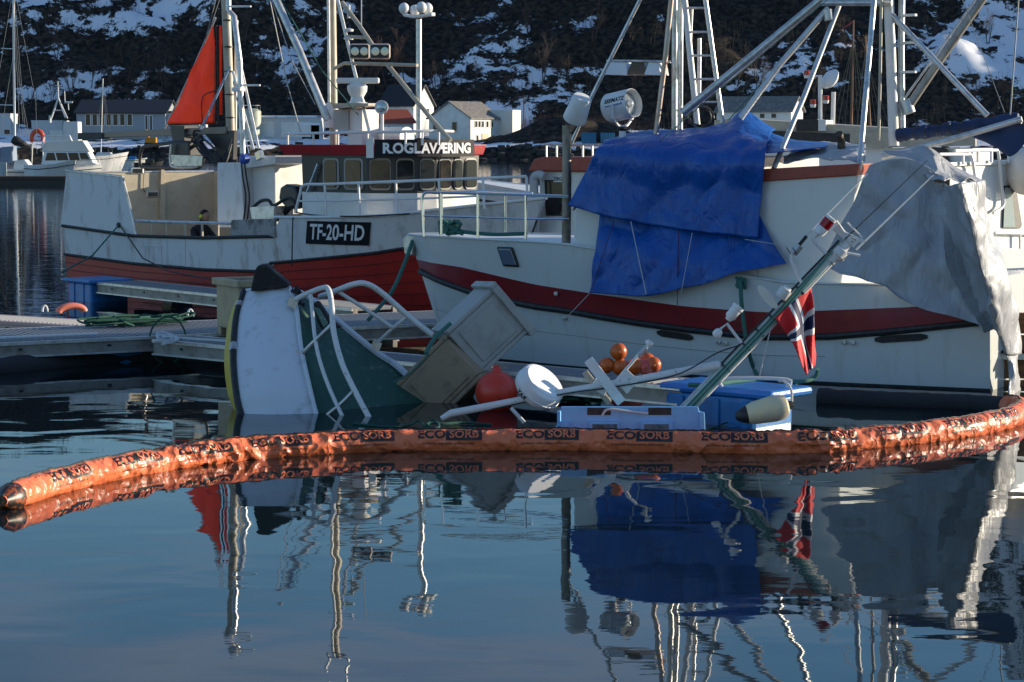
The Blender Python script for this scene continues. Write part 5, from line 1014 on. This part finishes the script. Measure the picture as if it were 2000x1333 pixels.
obj('gps_stem', MB().tube([g(1203, 745, -.14), g(1250, 690, -.12)], .018, 8), WHITE, sb_); obj('gps_clamp', MB().tube([g(1248, 694, -.12), g(1262, 680, -.12)], .03, 8), STEEL, sb_); obj('gps_mushroom', MB().lathe(g(1260, 683, -.12), (.55, 0, .83), [(0, .015), (.06, .02), (.065, .045), (.09, .05), (.11, .035), (.115, .01)], 14), WHITE, sb_)
def bar(a_, b2_, hw, th, o, m, name): 
    A1, B1 = g(*a_, o), g(*b2_, o); d_ = (B1-A1).normalized(); s1 = V((d_.z, 0, -d_.x)); return obj(name, MB().box((A1+B1)/2, (B1-A1)/2, s1*hw, V((0, th, 0))), m, sb_, bevel=.01)
bar((1149, 703), (1214, 787), .055, .03, -.24, WHITE, 'scanner_bar'); bar((1142, 727), (1190, 788), .035, .03, -.1, TANSTEEL, 'scanner_back'); bar((1158, 748), (1185, 764), .06, .04, -.12, WHITE, 'scanner_housing')
dax = V((.57, -.45, .69)).normalized(); dc = g(1064, 745, -.2)
dm_ = obj('radar_dome', MB().lathe(dc-dax*.24, dax, [(0, .15), (.02, .23), (.06, .275), (.12, .285), (.125, .278), (.20, .272), (.225, .262), (.24, .235), (.245, .02)], 36), WHITE, e_)
obj('dome_cap', MB().lathe(dc+dax*.003, dax, [(0, .232), (.004, .23), (.006, .01)], 36), mat('gloss_white', (.8, .8, .79), .2), dm_)
sv_ = dax.cross(V((0, 1, 0))).normalized(); obj('lettering', text_mb('RAY', lambda x, y: dc-dax*(.17-y)+(dax.cross(sv_)*math.cos((x+.12)/.285)*(-1 if dax.cross(sv_).y > 0 else 1)+sv_*math.sin((x+.12)/.285))*.288, .07, .002), SIGNBLACK, dm_)
# flag hanging from the mast
yf = yg+.02
bot = smoothpath([AY(*p_, yf) for p_ in ((1514, 622), (1537, 653), (1550, 673), (1565, 712), (1574, 732))], 10); top = smoothpath([AY(*p_, yf+.26) for p_ in ((1584, 557), (1588, 595), (1590, 662), (1593, 690), (1594, 711))], 10)
fm = MB(); rows = []
for i in range(25):
    v_ = i/24; rows.append([a_.lerp(b2_, v_)+V((0, .05*math.sin(v_*9+k*.12)*min(1, k/12)-.03*math.sin(v_*17+k*.3)*min(1, k/12), 0)) for k, (a_, b2_) in enumerate(zip(bot, top))])
fm.grid(rows); fm.smooth = True
FL = bpy.data.materials.new('flag_cloth'); FL.use_nodes = True; t = FL.node_tree; b = t.nodes['Principled BSDF']; b.inputs['Roughness'].default_value = .75; l = t.links.new
uvn = t.nodes.new('ShaderNodeUVMap'); sp_ = t.nodes.new('ShaderNodeSeparateXYZ'); l(uvn.outputs[0], sp_.inputs[0])
def mth(op, a_, b2_):
    n_ = t.nodes.new('ShaderNodeMath'); n_.operation = op
    for i, x_ in enumerate((a_, b2_)):
        if isinstance(x_, (int, float)): n_.inputs[i].default_value = x_
        else: l(x_, n_.inputs[i])
    return n_.outputs[0]
def bnd(c_, ctr, hw): return mth('LESS_THAN', mth('ABSOLUTE', mth('SUBTRACT', c_, ctr), 0), hw)
wmask = mth('MAXIMUM', bnd(sp_.outputs[0], .364, .091), bnd(sp_.outputs[1], .5, .125)); bmask = mth('MAXIMUM', bnd(sp_.outputs[0], .364, .0455), bnd(sp_.outputs[1], .5, .0625))
m1 = t.nodes.new('ShaderNodeMix'); m1.data_type = 'RGBA'; m1.inputs[6].default_value = (.62, .012, .015, 1); m1.inputs[7].default_value = (.72, .72, .72, 1); l(wmask, m1.inputs[0])
m2 = t.nodes.new('ShaderNodeMix'); m2.data_type = 'RGBA'; m2.inputs[7].default_value = (.012, .02, .08, 1); l(bmask, m2.inputs[0]); l(m1.outputs[2], m2.inputs[6]); l(m2.outputs[2], b.inputs['Base Color'])
fo = obj('flag', fm, FL, solid=.004); tag(fo, 'red flag with blue and white cross hanging from the leaning mast', 'flag')
uvl = fo.data.uv_layers.new(name='UVMap'); nk = len(bot)
for lp in fo.data.loops: uvl.data[lp.index].uv = ((lp.vertex_index % nk)/(nk-1), (lp.vertex_index//nk)/24)
tag(obj('flag_line', MB().tube([g(1505, 642, .1), g(1483, 738, .1)], .006, 5), WROPE), 'thin white halyard hanging from the leaning mast to the pontoon', 'rope')
# green net and rope drifting in the water
rnd = random.Random(21)
for k, (x0, y0, x1, y1, lab) in enumerate(((640, 826, 900, 832, 'green rope tangle floating under the fallen boom'), (1090, 775, 1190, 782, 'green net heap between dome and crate'))):
    P = [W(x0+(x1-x0)*rnd.random(), y0+(y1-y0)*rnd.random()+rnd.uniform(-5, 5), rnd.uniform(.005, .05 if k == 0 else .14)) for _ in range(46 if k else 30)]
    if k == 0: P = [W(690, 828, .01), W(760, 834, .01), W(800, 830, .02), W(818, 822, .05), W(832, 834, .02), W(845, 820, .06), W(858, 832, .03), W(848, 838, .02), W(835, 828, .04), W(870, 828, .03), W(905, 826, .02), W(960, 830, .01)]
    tag(obj('floating_rope', MB().tube(smoothpath(P, 5), .014, 5), GREENROPE), lab, 'rope')
P = smoothpath([W(1345, 752, ZD+.05), W(1390, 752, ZD+.06), W(1440, 745, ZD+.07), W(1500, 740, ZD+.06), W(1560, 746, ZD+.06), W(1590, 738, ZD+.1), W(1598, 722, ZD+.2)], 6)
tag(obj('mooring_rope', MB().tube(P, .025, 8), TEALROPE), 'thick teal rope lying across the blue finger end', 'rope')
for k, (x, lab) in enumerate(((1455, 'thin green line slanting from finger end into the water'),)): tag(obj('slack_line', MB().tube(sag(W(1560, 748, ZD), W(1385, 838, 0), .05), .01, 5), GREENROPE), lab, 'rope')
# ================================================================== ORANGE BOOM
path = [(4, 980), (40, 965), (100, 946), (200, 922), (320, 900), (430, 886), (520, 877), (600, 872), (700, 866), (820, 863), (950, 863), (1100, 862), (1250, 865), (1400, 867), (1520, 868), (1600, 866), (1700, 858), (1800, 848), (1880, 837), (1940, 826), (1976, 815), (1992, 805), (1988, 797), (1970, 793)]
BP = smoothpath([W(x, y, .085) for x, y in path], 24); cum = [0]
for a_, b2_ in zip(BP, BP[1:]): cum.append(cum[-1]+(b2_-a_).length)
BL = cum[-1]; R0 = .128
def bfr(s):
    s = min(BL-1e-4, max(0, s)); i = min(len(BP)-2, int(np.searchsorted(cum, s, side='right')-1)); f = (s-cum[i])/(cum[i+1]-cum[i]); p = BP[i].lerp(BP[i+1], f)
    a_, b2_ = BP[max(0, i-3)], BP[min(len(BP)-1, i+4)]; d = (b2_-a_).normalized(); n = V((d.y, -d.x, 0)); return p, d, (n if n.dot(CP-p) > 0 else -n)
def wrinkle(s, th):
    folds = mnoise.ridged_multi_fractal(V((s*4.2, math.sin(th)*.8+s*.6, math.cos(th)*.8)), .8, 2.2, 4, 1.0, 2.0, noise_basis='PERLIN_ORIGINAL')
    loc = smooth(-.1, .5, fbm((s*.45, 2, 0), 1, 2)); return R0*(1+.035*fbm((s*1.2, th*.5, 3)))+(.009+.026*loc)*(folds-1.1)+.010*abs(fbm((s*5.5+math.cos(th)*1.4, s*1.5, math.sin(th)*2.0), 1, 2))
def bpt(s, th, out=0):      # th: 0 = towards the camera, 90deg = up
    p, d, n = bfr(s); r = (wrinkle(s, th)+out)*(.35+.65*smooth(0, .3, s)); return p+(n*math.cos(th)+UP*math.sin(th))*r
bm_ = MB(); ns = int(BL/.026); nth = 30
bm_.grid([[bpt(BL*i/ns, 2*math.pi*k/nth) for k in range(nth+1)] for i in range(ns+1)]); bm_.smooth = True
bo_ = empty('orange_boom', BP[len(BP)//2], 'crinkled orange oil boom with printed black lettering floating round the wreck', 'boom')
obj('film_sleeve', bm_, ORANGE, bo_)
obj('top_seam', MB().tube([bpt(BL*i/600, math.radians(88), .004)+UP*(.010*fbm((i*.5, 4, 0))) for i in range(601)], .009, 5), BLACK, bo_)
obj('gathered_end', MB().tube([bfr(.0+.05*k)[0] for k in range(6)], [.04, .062, .09, .114, .130, .134], 16), mat('black_tape', (.02, .018, .016), .4, col2=(.3, .07, .02), nscale=20, lo=.5, hi=.55), bo_)
# the print repeats along the film; centres found from the photograph
def s_at(px):
    best = min(range(len(BP)), key=lambda i: abs(1000+FPX*BP[i].x/(BP[i].y*math.cos(PITCH)+(CAM_H-BP[i].z)*math.sin(PITCH))-px)); return cum[best]
for px in (118, 252, 385, 540, 706, 880, 1066, 1252, 1433, 1612, 1752, 1868, 1950):
    s0 = s_at(px); th0 = math.radians(41)
    if px > 1900: s0 += .0
    def mp2(x, y, out): return bpt(s0+x, th0+y/R0, out)
    def gridpatch(x0, x1, y0, y1, out): return MB().grid([[mp2(x0+(x1-x0)*i/16, y0+(y1-y0)*j/5, out) for i in range(17)] for j in range(6)])
    pr = obj('print_box', gridpatch(-.03, .34, -.062, .062, .004), PRINT, bo_, smooth=True)
    obj('lettering', text_mb('ECO', lambda x, y: mp2(x-.185, y, .005), .135, .004, squeeze=1.12), PRINT, pr); obj('lettering', text_mb('SORB', lambda x, y: mp2(x+.155, y, .009), .118, .003, squeeze=1.05), ORANGE, pr)
    obj('lettering', text_mb('Sorbents that make a difference!', lambda x, y: mp2(x-.01, y-.092, .005), .036, .0, squeeze=1.15), PRINT, pr)
# ================================================================== OTHER BOATS BEHIND
def simple_hull(F, L_, B, zd, hullm, parent, stripe=None):
    H = Hull(F, [(0, B*.9), (.3, B), (.6, B*.92), (.8, B*.62), (.93, B*.26), (1, .02)], [(0, .85), (.5, .82), (.8, .5), (1, .1)], lambda z: L_-.5+.4*max(-.3, z), zd)
    sh = lin([(0, zd), (.4, zd*.95), (.75, zd*1.08), (1, zd*1.3)]); obj('hull', H.both(const(-.4), sh, nv=6), hullm, parent); obj('deck', H.deck(sh, dz=-.03), WHITE, parent); obj('transom', H.transom(-.4, zd), hullm, parent)
    for sd in (-1, 1): obj('rubbing_strake', H.strip(lambda u: sh(u)*.8, .03, sd), stripe or BLACK, parent)
    return H, sh
# small boat with red wheelhouse roof behind the bow of the tarped boat
F3 = Frame(W(1150, 640), (-.86, .5)); F3.O = F3.O-F3.d*4.6+F3.n*3.4
b3 = empty('red_roofed_boat', F3.P(3.5, 0, 0), 'small white boat with red wheelhouse roof behind the tarped boat', 'boat')
simple_hull(F3, 7.6, 1.25, 1.1, CREAM, b3, REDBAND)
n3 = -1.0
slab(F3, [(1052, 470), (1054, 335), (1200, 335), (1200, 470)], n3, .9, 'wheelhouse', CREAM, b3, bevel=.02)
slab(F3, [(1030, 335), (1042, 311), (1060, 307), (1230, 307), (1230, 337)], n3-.12, 1.0, 'roof', BROWNRED, b3, bevel=.03)
wd = slab(F3, [(1066, 422), (1063, 352), (1110, 352), (1113, 422)], n3-.02, n3, 'window', DARK, b3, bevel=.005); slab(F3, [(1069, 419), (1067, 356), (1106, 356), (1109, 419)], n3-.03, n3-.02, 'pane', GLASSW, wd)
sg = slab(F3, [(1081, 356), (1081, 344), (1112, 344), (1112, 356)], n3-.05, n3-.03, 'sign_plate', WHITE, b3)
pc = F3.px(1097, 350, n3-.055); obj('lettering', text_mb('ZBG 016', lambda x, y: pc-F3.d*x+UP*y, .095, .002), SIGNBLACK, sg)
obj('vent_pipe', MB().tube(smoothpath([F3.px(x, y, n3-.2) for x, y in ((1043, 470), (1043, 370), (1043, 350), (1052, 342), (1063, 346))], 5), .085, 12), mat('grey_vent', (.42, .43, .43), .5), b3)
obj('roof_rail', MB().tube([F3.px(x, y, n3+.2) for x, y in ((1062, 283), (1130, 283), (1190, 283))], .02, 6), ALU, b3); obj('roof_rail', MB().tube([F3.px(x, y, .6) for x, y in ((1075, 286), (1190, 284))], .02, 6), ALU, b3)
for x in (1067, 1087, 1138, 1157): obj('rail_post', MB().tube([F3.px(x, 283, n3+.2), F3.px(x, 309, n3+.2)], .022, 6), ALU, b3)
# big pale vessel behind the tarped boat
F5 = Frame(W(1900, 560), (-.93, .37)); F5.O = F5.O+F5.n*1.5
b5 = empty('pale_trawler', F5.P(4, 0, 0), 'pale trawler with cream flat deckhouse and black fascia behind the silver tarpaulin', 'boat')
H5, _ = simple_hull(F5, 13, 2.2, 1.8, WHITE, b5)
slab(F5, [(1405, 420), (1405, 290), (1900, 290), (1900, 420)], -1.3, 1.3, 'deckhouse', WHITE, b5)
slab(F5, [(1420, 288), (1420, 252), (1660, 262), (1660, 290)], -1.45, -1.3, 'fascia', BLACK, b5); slab(F5, [(1660, 290), (1660, 258), (1905, 262), (1905, 285)], -1.45, -1.3, 'fascia', TANSTEEL, b5)
slab(F5, [(1395, 262), (1395, 235), (1440, 232), (1700, 248), (1910, 262), (1910, 266)], -1.3, 1.2, 'roof', TANSTEEL, b5)
slab(F5, [(1555, 256), (1555, 233), (1596, 233), (1596, 256)], -1.4, -.7, 'roof_box', BLACK, b5); slab(F5, [(1598, 256), (1598, 234), (1613, 235), (1613, 256)], -1.39, -.7, 'roof_box_end', WHITE, b5)
lm = obj('light_mast', MB().tube([F5.px(1602, 238, -.8), F5.px(1602, 148, -.8)], .05, 8), WHITE, b5); obj('light_arm', MB().tube([F5.px(1575, 149, -.8), F5.px(1606, 149, -.8)], .025, 6), WHITE, lm)
for x, y in ((1576, 143), (1588, 200), (1613, 192)): c = F5.px(x, y, -.9); obj('red_lamp', MB().lathe(c-UP*.05, UP, [(0, .07), (.1, .07), (.11, .04)], 12), REDLAMP, lm); obj('lamp_base', MB().lathe(c-UP*.12, UP, [(0, .06), (.07, .075)], 12), WHITE, lm)
sdm = obj('dish_pole', MB().tube([F5.px(1626, 258, -.6), F5.px(1628, 180, -.6)], .05, 8), WHITE, b5); c = F5.px(1620, 157, -.6); obj('dish', MB().lathe(c+V((.1, .05, -.03)), V((-.75, -.45, .5)), [(0, .05), (.03, .18), (.10, .25), (.12, .255), (.18, .2), (.22, .1), (.23, .01)], 22), WHITE, sdm)
slab(F5, [(1790, 400), (1800, 285), (1850, 290), (1870, 400)], -1.42, -1.38, 'side_screen', DARK, b5)
# white cruiser at the right edge
F4 = Frame(W(2060, 690), (-.85, -.53)); F4.O = F4.O+F4.n*1.3-F4.d*1.0
b4 = empty('white_cruiser', F4.P(2, 0, 0), 'sunlit white cabin boat with handrails and a dark framed window', 'boat')
yc = W(1990, 690).y
fd4 = V((.80, -.60, 0)); nn4 = V((-.6, -.8, 0))
def c4(x, y, o=0): return PL(x, y, AY(1900, 400, yc+o), V((.72, -.69, 0)).normalized())
def slab4(pts, o, dep, name, m, **k): return obj(name, MB().prism([c4(x, y, o) for x, y in pts], V((.3, .95, 0))*dep), m, b4, **k)
slab4([(1842, 700), (1842, 480), (2080, 490), (2080, 720)], .5, 2.2, 'hull', CREAM); slab4([(1850, 490), (1855, 325), (1990, 318), (2080, 318), (2080, 500)], .7, 1.8, 'cabin', WHITE, bevel=.04)
slab4([(1845, 325), (1850, 318), (2085, 310), (2085, 318)], .62, 2.0, 'cabin_top', WHITE)
w4 = slab4([(1958, 447), (1960, 363), (1984, 363), (1996, 440), (1992, 447)], .66, .05, 'window', BLACK, bevel=.01); obj('pane', MB().prism([c4(x, y, .64) for x, y in ((1960, 444), (1963, 367), (1975, 367), (1983, 444))], V((.3, .95, 0))*.03), mat('pale_pane', (.35, .42, .42), .1), w4)
for pts in (((1835, 302), (1885, 302), (1897, 306), (1905, 350)), ((1865, 295), (1940, 294), (1950, 300), (1956, 360), (1960, 400), (1940, 417)), ((1955, 297), (2060, 294)), ((1943, 455), (2060, 458))): obj('hand_rail', MB().tube(smoothpath([c4(x, y, .55) for x, y in pts], 5), .026, 8), WHITE, b4)
for x, y0, y1 in ((1881, 302, 322), (1910, 296, 318), (1936, 296, 318), (1970, 297, 318), (1992, 457, 488)): obj('rail_post', MB().tube([c4(x, y0, .55), c4(x, y1, .55)], .022, 6), WHITE, b4)
e6 = empty('round_fender', c4(2002, 335, .3), 'big round white fender hanging on the sunlit cruiser', 'fender'); obj('ball', MB().ball(c4(2003, 335, .3), .3, 20, 1.25), mat('fender_white', (.66, .62, .56), .4), e6)
obj('lanyard', MB().tube([c4(2003, 290, .35), c4(2003, 318, .3)], .012, 5), WROPE, e6)
e7 = empty('brown_pontoon', W(2010, 800), 'brown timber float below the cruiser, beside the silver tail', 'pontoon')
yb = W(2000, 775).y+1.2
for k in range(4): obj('plank', MB().prism([AY(x, y, yb) for x, y in ((1930, 612+k*44), (2100, 612+k*44), (2100, 652+k*44), (1930, 652+k*44))], V((0, .12, 0))), mat('brown_timber', (.22, .10, .03), .7, col2=(.12, .055, .02), nscale=4, stretch=(.3, 1, 3)), e7)
obj('walkway', MB().prism([AY(x, y, yb-.1) for x, y in ((1920, 690), (2100, 688), (2100, 705), (1920, 702))], V((0, .4, 0))), ALU, e7)
for k in range(14): obj('grip_bar', MB().box(AY(1955+k*10, 686, yb), (.012, 0, 0), (0, .2, 0), (0, 0, .02)), BLACK, e7)
# old sailing ship masts far behind
ysb = 300
for i, (xt, yt, xb, lab) in enumerate(((1667, 40, 1662, 'tall brown spar with a red pennant on the far sailing ship'), (1690, 70, 1700, 'shorter brown spar of the far sailing ship beside the taller one'))):
    e_ = empty('ship_mast', AY(xb, 268, ysb), lab, 'mast'); obj('spar', MB().tube([AY(xb, 268, ysb), AY(xt, yt, ysb)], .2, 8, r2=.1), mat('varnished_spar', (.25, .12, .06), .5), e_)
    for k in range(7): obj('shroud', MB().tube([AY(xb-42+14*k, 262, ysb), AY(xt, yt+20+6*abs(k-3), ysb)], .03+.015*(k % 2), 4), mat('tan_rigging', (.3, .22, .13), .8), e_)
    if i == 0: obj('pennant', MB().grid([[AY(1667-6*k, 40+4.5*k+s_*(4-k*.6), ysb) for k in range(5)] for s_ in (0, 1)]), mat('pennant_red', (.6, .1, .08), .7), e_, solid=.02)
# ================================================================== LEFT MARINA
def moorboat(px, pw, L_, B, zd, hd, name, label, hullm=WHITE):
    p = W(px, pw); F = Frame(p, hd); e_ = empty(name, p, label, 'boat'); H, sh = simple_hull(F, L_, B, zd, hullm, e_); return F, e_
pm = MB()
wpt = W(40, 361); e_ = empty('marina_pontoon', wpt, 'dark floating pontoon of the far marina', 'pontoon'); obj('deck', MB().box(wpt+V((-7, 1.2, .25)), (11.5, 0, 0), (0, 1.2, 0), (0, 0, .35)), mat('dark_timber', (.05, .045, .04), .8), e_)
obj('edge_board', MB().box(wpt+V((-7, -.04, .5)), (11.5, 0, 0), (0, .04, 0), (0, 0, .08)), BARK, e_)
Fm, em = moorboat(70, 357, 4.3, 1.3, 1.35, (.80, -.6), 'motor_cruiser', 'white flybridge motor cruiser with a canvas-topped cabin in the marina', CREAM)
ym = Fm.O.y-.9
def cm_(x, y, o=0): return AY(x, y, ym+o)
obj('cabin', MB().prism([cm_(x, y) for x, y in ((80, 322), (86, 297), (172, 297), (182, 318), (190, 322))], V((0, 1.8, 0))), WHITE, em, bevel=.05)
cbw = obj('windscreen', MB().prism([cm_(x, y, -.03) for x, y in ((88, 314), (92, 299), (168, 299), (176, 313))], V((0, .04, 0))), GLASS, em)
for x in (106, 130, 152): obj('mullion', MB().prism([cm_(x+d_, y, -.06) for d_, y in ((0, 299), (2.4, 299), (6.4, 314), (4, 314))], V((0, .03, 0))), WHITE, cbw)
obj('flybridge', MB().prism([cm_(x, y) for x, y in ((80, 297), (88, 276), (162, 275), (176, 297))], V((0, 1.8, 0))), mat('cream_canvas', (.72, .68, .6), .7), em, bevel=.06)
obj('radar_arch', MB().tube([cm_(x, y) for x, y in ((82, 290), (86, 266), (136, 266), (140, 276))], .09, 8), WHITE, em)
for x in (78, 96): obj('fender', MB().lathe(cm_(x, 353, -.5), UP, [(0, .06), (.06, .19), (.7, .19), (.8, .08), (.86, .05)], 12), mat('navy_fender', (.012, .016, .035), .5), em)
obj('bow_rail', MB().tube([cm_(x, y, -.2) for x, y in ((140, 318), (160, 312), (194, 312), (195, 324))], .03, 6), ALU, em)
Fs, es = moorboat(-30, 356, 9, 1.5, 1.0, (.98, .15), 'sailing_yacht', 'white sailing yacht with a tall bright mast and dark furled sail')
yy = Fs.O.y
mt = obj('mast', MB().tube([AY(29, 285, yy), AY(27, 130, yy), AY(26, -40, yy)], .085, 10), mat('bright_mast', (.75, .74, .7), .35), es)
for y, x0 in ((95, 2), (205, -5)): obj('spreader', MB().tube([AY(x0, y, yy), AY(27, y+1, yy)], .04, 6), WHITE, mt)
for x0, y0, x1, y1 in ((27, -30, 70, 200), (27, -30, -20, 250), (28, -10, 52, 290), (27, 10, 40, 290), (70, 200, 72, 300), (27, 100, 2, 260), (27, 110, 58, 270), (27, 20, 45, 240)): obj('shroud', MB().tube([AY(x0, y0, yy), AY(x1, y1, yy)], .018, 4), GWIRE, mt)
obj('furled_sail', MB().tube(smoothpath([AY(25, 272, yy-.3), AY(40, 280, yy-.3), AY(58, 288, yy-.2)], 5), [.3, .34, .36, .36, .34, .3, .3, .26, .2, .15, .12][:11], 10), BLACK, es)
obj('coachroof', MB().prism([AY(x, y, yy-.5) for x, y in ((25, 336), (28, 314), (48, 312), (62, 330))], V((0, 1.4, 0))), WHITE, es, bevel=.05); obj('sprayhood', MB().prism([AY(x, y, yy-.6) for x, y in ((0, 325), (0, 288), (24, 286), (26, 318))], V((0, 1.6, 0))), mat('grey_blue_hood', (.2, .25, .33), .7), es, bevel=.1)
obj('pile', MB().tube([AY(6, 355, yy-2), AY(6, 318, yy-2)], .28, 12), mat('pale_pile', (.4, .45, .45), .7), es)
rl = empty('ring_stack', AY(74, 275, yy+6), 'red and orange lifebuoy frame standing on the marina', 'lifebuoy'); obj('ring', MB().tube([AY(73+11*math.cos(a), 270-14*math.sin(a), yy+6) for a in np.linspace(-.5, 3.7, 16)], .18, 8), mat('red_orange', (.65, .07, .03), .5), rl); obj('stand', MB().tube([AY(64, 268, yy+6), AY(62, 320, yy+6)], .06, 6), STEEL, rl); obj('stand', MB().tube([AY(84, 268, yy+6), AY(84, 320, yy+6)], .06, 6), STEEL, rl)
Fw, ew = moorboat(88, 338, 8, 1.7, 1.6, (.95, .3), 'workboat', 'white workboat with A-frame mast and stacked antennas behind the cruiser', DIRTY)
yw = Fw.O.y
obj('deckhouse', MB().prism([AY(x, y, yw) for x, y in ((122, 275), (124, 238), (152, 238), (153, 275))], V((0, 2, 0))), WHITE, ew, bevel=.05); obj('bridge', MB().prism([AY(x, y, yw-.2) for x, y in ((96, 275), (98, 255), (122, 255), (122, 275))], V((0, 2, 0))), WHITE, ew)
for a_, b2_, r_ in (((100, 232), (114, 192), .1), ((128, 230), (114, 192), .1), ((114, 192), (113, 160), .06), ((107, 168), (120, 167), .05), ((107, 216), (122, 216), .05), ((126, 200), (142, 200), .1), ((133, 200), (134, 215), .05), ((118, 200), (132, 232), .06), ((126, 178), (127, 200), .05), ((98, 240), (98, 226), .15)): obj('mast_spar', MB().tube([AY(*a_, yw), AY(*b2_, yw)], r_, 6), WHITE, ew)
Fy, ey_ = moorboat(172, 320, 5.6, .95, .75, (.98, .1), 'small_yacht', 'small white yacht with a slender mast moored off the warehouse')
ysm = Fy.O.y; obj('mast', MB().tube([AY(197, 300, ysm), AY(201, 154, ysm)], .075, 8), mat('bright_mast', (.75, .74, .7), .35), ey_); obj('coachroof', MB().prism([AY(x, y, ysm-.3) for x, y in ((184, 306), (190, 298), (215, 298), (222, 306))], V((0, 1, 0))), WHITE, ey_, bevel=.03)
for x1 in (185, 212, 220): obj('shroud', MB().tube([AY(201, 160, ysm), AY(x1, 300, ysm)], .02, 4), GWIRE, ey_)
for i, (px, pw, L_, lab) in enumerate(((228, 322, 4.2, 'small white dinghy with a blue bundle moored by the yacht'), (262, 330, 3.5, 'dark open boat moored near the winch cradle'))):
    Fd, ed = moorboat(px, pw, L_, .8, .7, (.97, .2), 'open_boat', lab, WHITE if i == 0 else DARK); obj('gear', MB().box(Fd.P(L_*.5, 0, .8), Fd.d*.5, Fd.n*.3, UP*.3), BLUEFLOAT if i == 0 else DARK, ed, bevel=.1)
